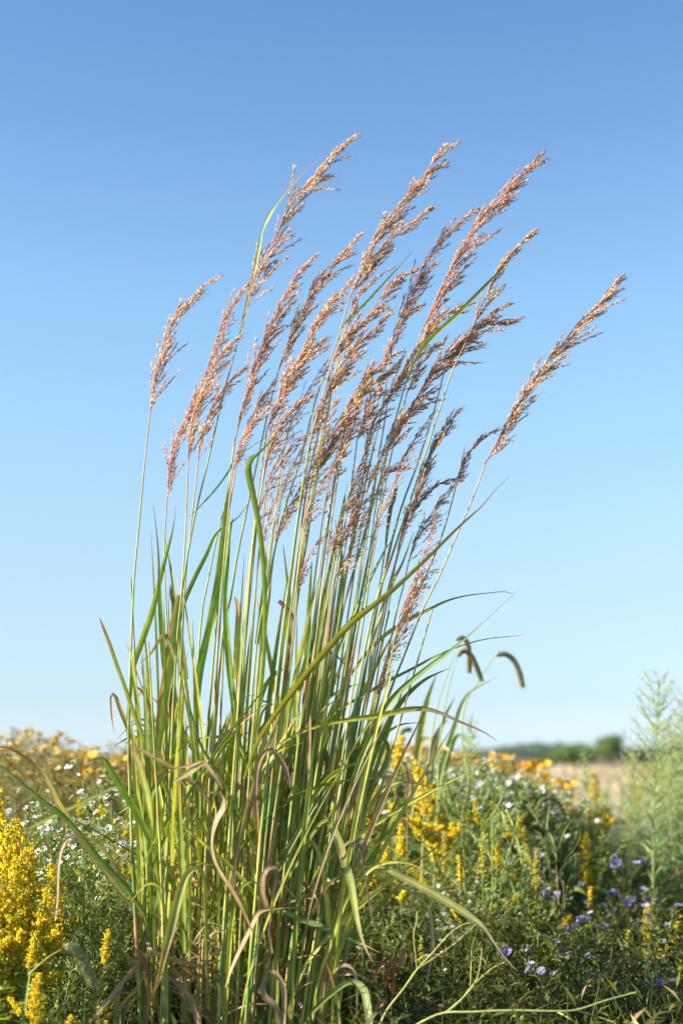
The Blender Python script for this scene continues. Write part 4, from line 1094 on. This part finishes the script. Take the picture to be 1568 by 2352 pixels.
# ------------------------------------------------ foxtail grasses
def fox(name, stalk, headp, Y, col, label, wid=9., hair=12., leafs=(), group=None, dark=(.66,.60,.30)):
    """arching stalk and bristly nodding head, traced at distance Y"""
    k = Y / FPX
    sp = spline(np.array(stalk, float), 30)
    root_p = un(stalk[0][0], stalk[0][1], Y)
    foot = np.array([root_p[0], Y, 0.])
    o = empty(name, tuple(foot))
    V = un(sp[:, 0], sp[:, 1], Y) - foot
    if V[0, 2] > .02: V = np.vstack([[V[0, 0] * 1.0 - .03, 0, -.01], V])
    mb = MB(); tube(mb, V, np.linspace(2.4, 1.1, len(V)) * k, (.34, .40, .13), 5)
    mb.build('stem', M_STEM, o, smooth=True)
    hp = spline(np.array(headp, float), 40)
    H_ = un(hp[:, 0], hp[:, 1], Y) - foot
    t = np.linspace(0, 1, 40)
    rr = wid * k * .27 * np.minimum(1, np.minimum(t * 7 + .25, (1 - t) * 5 + .25))
    mb = MB(); tube(mb, H_, rr, np.array(col), 7)
    T = unit(np.gradient(H_, axis=0))
    n = 1500
    ii = R.integers(0, 40, n)
    nr = unit(np.cross(T[ii], unit(R.normal(0, 1, (n, 3)))))
    grains(mb, H_[ii] + nr * rr[ii][:, None] * .75, unit(nr + T[ii] * 1.1), R.uniform(.7, 1.2, n) * 5 * k, 3.2 * k, jit(col, .2, n))
    n = 1900
    ii = R.integers(0, 40, n)
    nr = unit(np.cross(T[ii], unit(R.normal(0, 1, (n, 3)))))
    grains(mb, H_[ii] + nr * rr[ii][:, None] * .6, unit(nr + T[ii] * 1.2), R.uniform(.6, 1.2, n) * hair * k, .6 * k, jit(dark, .2, n))
    mb.build('seed_head', M_SEED, o)
    for lp, c in leafs:
        S = spline(np.array(lp, float), 24)
        T2 = np.gradient(S[:, :2], axis=0); T2 /= np.linalg.norm(T2, axis=1)[:, None]
        pr = np.stack([-T2[:, 1], T2[:, 0]], 1)
        K = np.array([-1, 0, 1.])
        U = S[:, None, :2] + pr[:, None] * K[None, :, None] * S[:, 2][:, None, None] * .5
        dd = Y + (np.abs(K)[None] * S[:, 2][:, None] * -.25 + np.sin(np.linspace(0, 3, 24))[:, None] * 60) * k
        VV = un(U[..., 0], U[..., 1], dd) - foot
        i = np.arange(23)[:, None] * 3; j = np.arange(2)[None]
        a, b, d_, e = i + j, i + j + 1, i + 4 + j, i + 3 + j
        F = np.concatenate([np.stack([a, b, d_], -1).reshape(-1, 3), np.stack([a, d_, e], -1).reshape(-1, 3)])
        m2 = MB(); m2.add(VV.reshape(-1, 3), F, c)
        m2.build('leaf_blade', M_BLADE, o, smooth=True)
    tag(o, label, 'foxtail', group)
FX = 'nodding foxtail grasses right of the tall grass'
FG = (.60, .58, .22)
fox('foxtail_grass', [(1040, 1950), (1075, 1800), (1060, 1700), (1068, 1620), (1100, 1560), (1138, 1505)], [(1138, 1505), (1160, 1503), (1180, 1518), (1192, 1545), (1199, 1574)], 4.2, FG, 'foxtail grass whose green head arches clear of the others, rightmost of three', 9, 11,
    [([(1000, 1900, 8), (1010, 1780, 12), (1040, 1680, 12), (1070, 1600, 7), (1140, 1555, 1)], (.36, .42, .12)), ([(1010, 1850, 6), (1030, 1740, 9), (1050, 1690, 9), (1075, 1700, 6), (1110, 1730, 1)], (.20, .30, .10))], FX)
fox('foxtail_grass', [(970, 1960), (975, 1850), (990, 1700), (1010, 1600), (1045, 1500)], [(1046, 1470), (1062, 1466), (1073, 1480), (1077, 1510), (1077, 1540)], 4.0, (.52, .44, .20), 'brown foxtail head hanging almost straight down, leftmost of three', 9, 10,
    [([(940, 1900, 8), (955, 1760, 15), (965, 1680, 18), (980, 1610, 12), (1003, 1545, 1)], (.44, .44, .13)), ([(950, 1850, 8), (962, 1720, 12), (975, 1698, 13), (1010, 1710, 11), (1050, 1740, 2)], (.46, .42, .16))], FX)
fox('foxtail_grass', [(1000, 1960), (1003, 1850), (1010, 1700), (1025, 1600), (1050, 1508)], [(1050, 1508), (1063, 1496), (1080, 1505), (1093, 1530), (1104, 1560)], 3.95, (.50, .42, .18), 'brown foxtail head bending down in front of the hanging one', 9, 10,
    [([(985, 1850, 5), (1000, 1720, 9), (1020, 1650, 8), (1045, 1600, 1)], (.30, .36, .12)), ([(970, 1840, 4), (985, 1760, 8), (1000, 1690, 10), (1030, 1650, 1)], (.40, .30, .20))], FX)
fox('foxtail_grass', [(70, 2235), (110, 2200), (140, 2182)], [(146, 2172), (165, 2178), (185, 2200), (198, 2225), (210, 2250)], 2.45, (.34, .44, .12), 'fuzzy green foxtail head drooping between goldenrods in the left corner', 10, 24, (), None, (.62, .66, .34))
fox('foxtail_grass', [(880, 1960), (890, 1850), (900, 1760), (915, 1702)], [(915, 1702), (925, 1680), (940, 1676)], 4.6, (.36, .40, .16), 'small green foxtail beside the slender goldenrod on the skyline', 7, 8, (), FX)
fox('foxtail_grass', [(1250, 1990), (1255, 1900), (1262, 1850)], [(1230, 1862), (1245, 1838), (1268, 1835), (1285, 1850), (1292, 1880)], 4.3, (.34, .36, .14), 'dull foxtail arching over the broad goldenrod below the trees', 6, 6, (), FX)

# ================================================================== GROUND, FIELD, TREES
def grid_mesh(x0, x1, y0, y1, nx, ny, zf, name, mat):
    xs = np.linspace(x0, x1, nx); ys = y0 + (y1 - y0) * np.linspace(0, 1, ny) ** 2.2
    X, Y = np.meshgrid(xs, ys)
    Z = zf(X, Y)
    V = np.stack([X, Y, Z], -1).reshape(-1, 3)
    i = np.arange(ny - 1)[:, None] * nx; j = np.arange(nx - 1)[None]
    a, b, d, e = i + j, i + j + 1, i + nx + 1 + j, i + nx + j
    F = np.concatenate([np.stack([a, b, d], -1).reshape(-1, 3), np.stack([a, d, e], -1).reshape(-1, 3)])
    mb = MB(); mb.add(V, F, (.2, .2, .1))
    o = mb.build(name, mat, None, True)
    tag(o, kind='structure')
    return o
grid_mesh(-1500, 1500, -30, 1600, 60, 160, lambda X, Y: 0 * X, 'ground', mat_ground())

# narrow-leaved undergrowth: a countless tangle of leafy stalks
def undergrowth(n, yr, hr, name, label, cols, wts, lsz=1., leaf_n=26, xf=(-1.35, 1.35), seed_z=0.):
    P, D, L, W = [], [], [], []
    st = MB()
    Y = yr[0] + (yr[1] - yr[0]) * R.random(n) ** .9
    X = R.uniform(xf[0], xf[1], n) * (Y * .24 + .1)
    for i in range(n):
        h = R.uniform(*hr)
        if abs(X[i] + .19) < .30 and 2.5 < Y[i] < 3.1: h *= .45
        dx, dy = R.normal(0, .22, 2)
        t = R.random(leaf_n) ** .7
        p = np.stack([X[i] + dx * h * t, Y[i] + dy * h * t, h * t], 1) + R.normal(0, .012, (leaf_n, 3))
        P.append(p)
        a = R.uniform(0, 6.283, leaf_n); e = R.uniform(-.2, 1.1, leaf_n)
        D.append(np.stack([np.cos(a) * np.cos(e), np.sin(a) * np.cos(e), np.sin(e)], 1))
        L.append(R.uniform(.02, .06, leaf_n) * lsz); W.append(R.uniform(.0035, .008, leaf_n) * lsz)
        if i % 2 == 0:
            tube(st, [(X[i], Y[i], -.01), (X[i] + dx * h * .5, Y[i] + dy * h * .5, h * .5), (X[i] + dx * h, Y[i] + dy * h, h)], (.0018, .0014, .0008), (.24, .24, .09), 3)
    P = np.concatenate(P); D = np.concatenate(D); L = np.concatenate(L); W = np.concatenate(W)
    leaves(st, P, D, L, W, palette(cols, wts, len(P), .2), .2)
    o = st.build(name, M_LEAF)
    tag(o, label, 'undergrowth', kind='stuff')
UC = [tuple(x * .42 for x in g) for g in GREENS] + [(.26, .17, .08), (.20, .09, .05), (.36, .34, .12)]  # greens darkened: the deep shade of low growth is put into the colour
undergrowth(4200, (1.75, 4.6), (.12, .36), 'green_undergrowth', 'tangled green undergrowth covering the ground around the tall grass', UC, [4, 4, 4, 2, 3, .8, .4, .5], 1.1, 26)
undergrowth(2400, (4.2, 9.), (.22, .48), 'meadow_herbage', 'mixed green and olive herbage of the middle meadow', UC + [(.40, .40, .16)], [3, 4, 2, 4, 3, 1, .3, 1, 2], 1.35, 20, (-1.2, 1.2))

# far tan field of dry grass
def dry_grass(n, yr, hr, wmul, name, label, cols, wts, xf=(-1.2, 1.2)):
    Y = yr[0] * (yr[1] / yr[0]) ** R.random(n)
    X = R.uniform(xf[0], xf[1], n) * (Y * .24)
    h = R.uniform(*hr, n); k = Y / 10
    mb = MB()
    P = np.stack([X, Y, np.zeros(n) - .01], 1)
    D = np.stack([R.normal(.15, .25, n), R.normal(0, .25, n), np.ones(n)], 1)
    leaves(mb, P, D, h, R.uniform(.006, .014, n) * wmul * k, palette(cols, wts, n, .2), .25)
    tag(mb.build(name, M_DRY), label, 'dry grass', kind='stuff')
TC = [(.56, .45, .32), (.48, .37, .25), (.62, .51, .38), (.36, .33, .18), (.26, .30, .12)]
dry_grass(26000, (9, 90), (.22, .42), 1., 'dry_grass', 'pale tan dry grass of the far field', TC, [4, 3, 3, 1.5, .8])
dry_grass(9000, (6.5, 14), (.2, .45), .8, 'mixed_meadow_grass', 'green and tan grasses between the flowers and the far field', TC + GREENS, [2, 2, 2, 2, 2, 1, 2, 1, 2, 1])
dry_grass(2600, (2.2, 6), (.12, .42), .9, 'meadow_grass', 'fine green grass blades among the flowering plants', [(.22,.33,.08), (.30,.38,.10), (.15,.25,.06), (.45,.34,.16), (.30,.18,.09)], [3, 3, 3, 1.2, .8])
for i in range(20):
    Y = rnd.uniform(11, 19); u = rnd.uniform(1180, 1600)
    plant('orange', u, 1735 + FPX * (.75 - rnd.uniform(.45, .70)) / Y, Y, 'far orange speckled bush at the edge of the tan field', 'flowering bush', 'far bushes along the tan field')

# trees far off
def leafcrown(mb, C, S, n, cols, wts, lf):
    """leaf clumps spread through a lumpy crown"""
    q = unit(R.normal(0, 1, (n, 3))) * (R.random((n, 1)) ** .45)
    P = np.array(C) + q * np.array(S)
    D = unit(q + R.normal(0, .6, (n, 3)))
    leaves(mb, P, D, R.uniform(.6, 1.2, n) * lf, R.uniform(.45, .8, n) * lf, palette(cols, wts, n, .18), .2)
def tree(name, u, v, Y, wpx, label, cat='tree', cols=((.14, .21, .04), (.19, .27, .06), (.09, .15, .03), (.25, .31, .08)), trunk=.25, lf=None, vb=0):
    top = un(u, v, Y); H = float(top[2]); Wd = wpx * Y / FPX
    o = empty(name, (float(top[0]), Y, 0.)); tag(o, label, cat)
    lf = lf or Wd / 16
    tr = MB()
    tube(tr, [(0, 0, -.1), (Wd * .02, 0, H * .3), (-Wd * .02, 0, H * .75)], (Wd * .035, Wd * .028, Wd * .008), (.16, .12, .08), 8)
    cr = MB()
    for k in range(26):
        a = rnd.uniform(0, 6.28); r = rnd.random() ** .5 * .36 * Wd
        zz = H * (trunk + (1 - trunk) * rnd.random())
        r *= math.sqrt(max(.1, 1 - ((zz / H - .5) / .62) ** 2)) * 1.15
        c = (math.cos(a) * r, math.sin(a) * r, zz * .9)
        s = Wd * rnd.uniform(.10, .19)
        tube(tr, [(0, 0, H * .2), (c[0] * .5, c[1] * .5, c[2] * .7), c], (Wd * .012, Wd * .008, Wd * .003), (.16, .12, .08), 5)
        leafcrown(cr, c, (s, s, s * .75), 170, cols, [3, 3, 2, 2], lf)
    tr.build('trunk', M_DRY, o, True); cr.build('crown', M_TREE, o)
tree('round_tree', 1400, 1688, 150, 84, 'round topped green tree, tallest on the horizon right of centre')
tree('broad_shrub', 1318, 1711, 130, 104, 'broad dark green shrub at the left foot of the round tree', 'shrub', trunk=.02)
tree('low_shrub', 1460, 1726, 140, 60, 'low dull shrub at the right foot of the round tree', 'shrub', ((.12, .13, .05), (.16, .17, .06), (.09, .10, .04), (.2, .18, .08)), trunk=.02)
tree('dark_shrub', 1250, 1738, 110, 60, 'small green shrub in front of the hazy treeline', 'shrub', trunk=.02)
tree('far_bush', 1540, 1722, 170, 84, 'wide olive bush behind the horseweeds at the right edge', 'shrub', ((.16, .19, .06), (.20, .22, .08), (.12, .15, .05), (.24, .24, .10)), trunk=.02)
tree('far_bush', 880, 1712, 160, 110, 'dark bush on the skyline behind the right side of the tall grass', 'shrub', trunk=.02)
def treeline():
    mb = MB()
    cols = [(.09, .15, .06), (.12, .18, .07), (.07, .12, .06)]
    for k in range(230):
        Y = rnd.uniform(560, 700)
        u = rnd.uniform(790, 1640)
        top = 1722 - 7 * math.sin((u - 1170) / 55) - 4 * math.sin(u / 21) + rnd.uniform(-3, 4) + (9 if u < 1120 else 0)
        p = un(u, top, Y)
        h = float(p[2])
        for j in range(3):
            leafcrown(mb, (p[0] + rnd.uniform(-5, 5), Y, h * (.25 + .25 * j)), (7, 6, h * .25), 60, cols, [1, 1, 1], 2.6)
    tag(mb.build('treeline', M_TREE), 'low wooded treeline running along the horizon', 'woodland', kind='stuff')
treeline()

# ------------------------------------------------ single weeds traced in the foreground
def weed(name, Y, stems, seeds, label, cat='weed', col=(.36, .38, .10), seedcol=((.34, .24, .09), (.30, .30, .10), (.42, .36, .12)), rs=2.2, leafy=0):
    k = Y / FPX
    fx, fy = stems[0][0]
    f = un(fx, fy, Y); foot = np.array([f[0], Y, 0.])
    o = empty(name, tuple(foot))
    st, sd = MB(), MB()
    for i, path in enumerate(stems):
        S = spline(np.array(path, float), 26)
        dep = Y + np.sin(np.linspace(0, 2.5, 26)) * k * 25 * (1 if i % 2 else -1)
        V = un(S[:, 0], S[:, 1], dep) - foot
        if i == 0 and V[0, 2] > .02: V = np.vstack([[-.02, 0, -.01], V])
        c = np.array(col) * np.linspace(1, 1.1, len(V))[:, None] * (1 + .12 * np.sin(np.arange(len(V)) * 1.3 + i))[:, None]
        tube(st, V, np.linspace(rs, rs * .45, len(V)) * k * (1 if i == 0 else .72), c, 5)
        if i in seeds:
            n = seeds[i]
            t = R.uniform(.25, 1, n) * (len(V) - 1); a = t.astype(int).clip(0, len(V) - 2)
            P = V[a] + (V[a + 1] - V[a]) * (t - a)[:, None]
            D = unit(unit(V[a + 1] - V[a]) + R.normal(0, .7, (n, 3)))
            grains(sd, P, D, R.uniform(3.5, 7, n) * k, R.uniform(2.4, 4, n) * k, palette(seedcol, [1] * len(seedcol), n))
    if leafy:
        V0 = []
        for i, path in enumerate(stems):
            S = spline(np.array(path, float), 40)[4:]
            for q in range(leafy):
                s = S[rnd.randrange(len(S))]; V0.append(un(s[0], s[1], Y) - foot)
        n = len(V0)
        leaves(sd, V0, unit(R.normal(0, 1, (n, 3)) + np.array([0, 0, .4])), R.uniform(14, 30, n) * k, R.uniform(3, 6, n) * k, palette(GREENS, [1, 2, 1, 2, 1], n), .2)
    st.build('stem', M_STEM, o, True)
    if sd.n: sd.build('seed_cluster', M_SEED, o)
    tag(o, label, cat)
def K_(pts): return [(748.6 + x * .5226, 1837.5 + y * .5226) for x, y in pts]
weed('sprawling_stalk', 2.5, [K_([(380, 1000), (440, 965), (520, 935), (640, 932), (800, 925), (1000, 928), (1100, 922), (1230, 880), (1360, 845)]),
                              K_([(1100, 925), (1180, 950), (1270, 978)]), K_([(520, 940), (600, 870), (660, 790), (680, 700), (684, 650)]), K_([(590, 885), (650, 810), (730, 740), (785, 712)]), K_([(1010, 928), (1060, 955), (1110, 985)])],
     {1: 26, 2: 40, 3: 50, 0: 30}, 'long green stalk lying along the bottom edge at the right', 'weed', (.40, .42, .12), rs=3.2)
weed('arching_stalk', 2.55, [K_([(235, 990), (270, 920), (340, 830), (400, 745), (470, 670), (540, 590), (600, 548), (645, 538)]),
                             K_([(400, 745), (480, 690), (560, 635), (610, 590), (655, 548)]), K_([(400, 745), (395, 690), (385, 600), (395, 540), (400, 490)])],
     {0: 20, 1: 60}, 'yellowish branching stalk rising right beside the foot of the tall grass', 'weed', (.42, .40, .11), rs=2.8)
weed('seed_stalk', 2.9, [K_([(560, 760), (570, 560), (585, 480), (595, 400), (592, 300), (583, 175)]), K_([(600, 470), (620, 380), (600, 270), (590, 215)]), K_([(560, 700), (640, 460), (720, 340), (765, 285)])],
     {0: 70, 1: 40, 2: 60}, 'thin upright stalk beaded with brown seeds among the white asters', 'weed', (.34, .38, .10), rs=1.5)
weed('seed_stalk', 2.75, [K_([(640, 640), (690, 522), (740, 495), (790, 478), (820, 450)])], {0: 60}, 'short stalk of yellow seeds leaning right above the tan blade tip', 'weed', (.40, .36, .10), rs=1.6)
weed('shoot', 3.9, [K_([(880, 300), (865, 290), (850, 210), (820, 110), (790, 40)]), K_([(850, 210), (835, 120), (850, 60)]), K_([(840, 170), (790, 100), (770, 50)])], {}, 'bright yellow green shoot standing up behind the asters', 'weed', (.46, .54, .14), rs=3.4, leafy=14)
weed('budding_twig', 2.9, [K_([(1425, 900), (1430, 800), (1410, 740), (1400, 690)]), K_([(1430, 800), (1450, 730), (1440, 700)])], {0: 40, 1: 30}, 'light green twig with round buds at the lower right', 'weed', (.36, .44, .16), ((.46, .50, .28), (.40, .44, .2)), rs=2.2, leafy=10)

def deadleaf(name, Y, blades, foot, label):
    k = Y / FPX
    f = un(foot[0], foot[1], Y); ft = np.array([f[0], Y, 0.])
    o = empty(name, tuple(ft)); tag(o, label, 'withered plant')
    mb = MB()
    S = spline(np.array([(foot[0], foot[1] + 160), foot, blades[0][0][0][:2]], float), 12)
    tube(mb, un(S[:, 0], S[:, 1], Y) - ft, np.linspace(2.2, 1.2, 12) * k, (.26, .15, .08), 5)
    mb.build('stem', M_STEM, o, True)
    for pts, c in blades:
        S = spline(np.array(pts, float), 14)
        T2 = np.gradient(S[:, :2], axis=0); T2 /= np.linalg.norm(T2, axis=1)[:, None]
        pr = np.stack([-T2[:, 1], T2[:, 0]], 1); K = np.array([-1, 0, 1.])
        U = S[:, None, :2] + pr[:, None] * K[None, :, None] * S[:, 2][:, None, None] * .5
        ph = rnd.uniform(0, 6)
        dd = Y + (np.abs(K)[None] * S[:, 2][:, None] * -.4 + np.sin(np.linspace(0, 5, 14) + ph)[:, None] * 8) * k
        VV = un(U[..., 0], U[..., 1], dd) - ft
        i = np.arange(13)[:, None] * 3; j = np.arange(2)[None]
        a, b, d_, e = i + j, i + j + 1, i + 4 + j, i + 3 + j
        F = np.concatenate([np.stack([a, b, d_], -1).reshape(-1, 3), np.stack([a, d_, e], -1).reshape(-1, 3)])
        m2 = MB(); m2.add(VV.reshape(-1, 3), F, c); m2.build('leaf', M_DRY, o, smooth=True)
RB = (.34, .13, .06); RB2 = (.48, .24, .12)
deadleaf('withered_herb', 2.75, [([(925, 2178, 3), (929, 2195, 12), (924, 2212, 9), (918, 2222, 2)], RB2), ([(905, 2185, 3), (895, 2215, 10), (885, 2250, 9), (880, 2270, 2)], RB), ([(912, 2190, 3), (903, 2230, 9), (905, 2262, 8), (910, 2280, 2)], RB),
                                 ([(895, 2200, 3), (875, 2215, 7), (860, 2245, 6), (850, 2262, 1)], RB), ([(880, 2225, 2), (888, 2250, 9), (898, 2275, 2)], RB), ([(890, 2300, 3), (870, 2310, 10), (855, 2325, 2)], RB2), ([(975, 2288, 3), (990, 2300, 5), (1008, 2296, 2)], RB2)], (900, 2290), 'withered plant with curled red brown leaves right of the grass foot')
deadleaf('withered_leaf', 3.7, [([(934, 1755, 3), (935, 1780, 12), (936, 1810, 13), (937, 1842, 3)], (.62, .36, .22))], (935, 1860), 'pale tan withered leaf hanging in front of the tall full goldenrod')
deadleaf('withered_herb', 3.6, [([(1275, 1960, 3), (1262, 1920, 9), (1240, 1900, 2)], (.16, .19, .06)), ([(1280, 1950, 3), (1290, 1910, 10), (1312, 1880, 2)], (.18, .21, .06)), ([(1285, 2000, 3), (1310, 1965, 9), (1335, 1960, 2)], (.15, .18, .06)),
                                ([(1278, 1990, 3), (1270, 1950, 8), (1258, 1935, 2)], (.16, .18, .06)), ([(1283, 2090, 3), (1290, 2040, 8), (1285, 2010, 2)], (.10, .07, .04)), ([(1285, 2060, 3), (1320, 2040, 12), (1350, 2060, 2)], (.17, .19, .06)), ([(1295, 1975, 3), (1325, 1930, 8), (1330, 1900, 2)], (.10, .14, .05))],
         (1284, 2110), 'dark broad-leaved dying herb left of the purple asters')

# prototypes that were never placed would stand at the origin: remove them
for lst in PROTO.values():
    for root, _ in lst:
        if root.name not in USED:
            for ch in KIDS.get(root.name, []):
                bpy.data.objects.remove(ch)
            bpy.data.objects.remove(root)

# late summer haze lying over the field
def haze():
    x0, x1, y0, y1, z0, z1 = -1560, 1560, -60, 1680, -1., 22.
    V = [(x, y, z) for z in (z0, z1) for x, y in ((x0, y0), (x1, y0), (x1, y1), (x0, y1))]
    me = bpy.data.meshes.new('haze')
    me.from_pydata(V, [], [(3, 2, 1, 0), (4, 5, 6, 7), (0, 1, 5, 4), (1, 2, 6, 5), (2, 3, 7, 6), (3, 0, 4, 7)])
    m = bpy.data.materials.new('haze_air'); m.use_nodes = True
    N = m.node_tree.nodes; N.clear()
    out = N.new('ShaderNodeOutputMaterial'); pv = N.new('ShaderNodeVolumePrincipled')
    pv.inputs['Color'].default_value = (.80, .88, 1, 1); pv.inputs['Density'].default_value = .00014
    m.node_tree.links.new(pv.outputs[0], out.inputs['Volume'])
    me.materials.append(m)
    o = bpy.data.objects.new('haze', me); COL.objects.link(o)
    tag(o, 'thin pale haze in the air over the whole meadow', 'haze', kind='stuff')
haze()
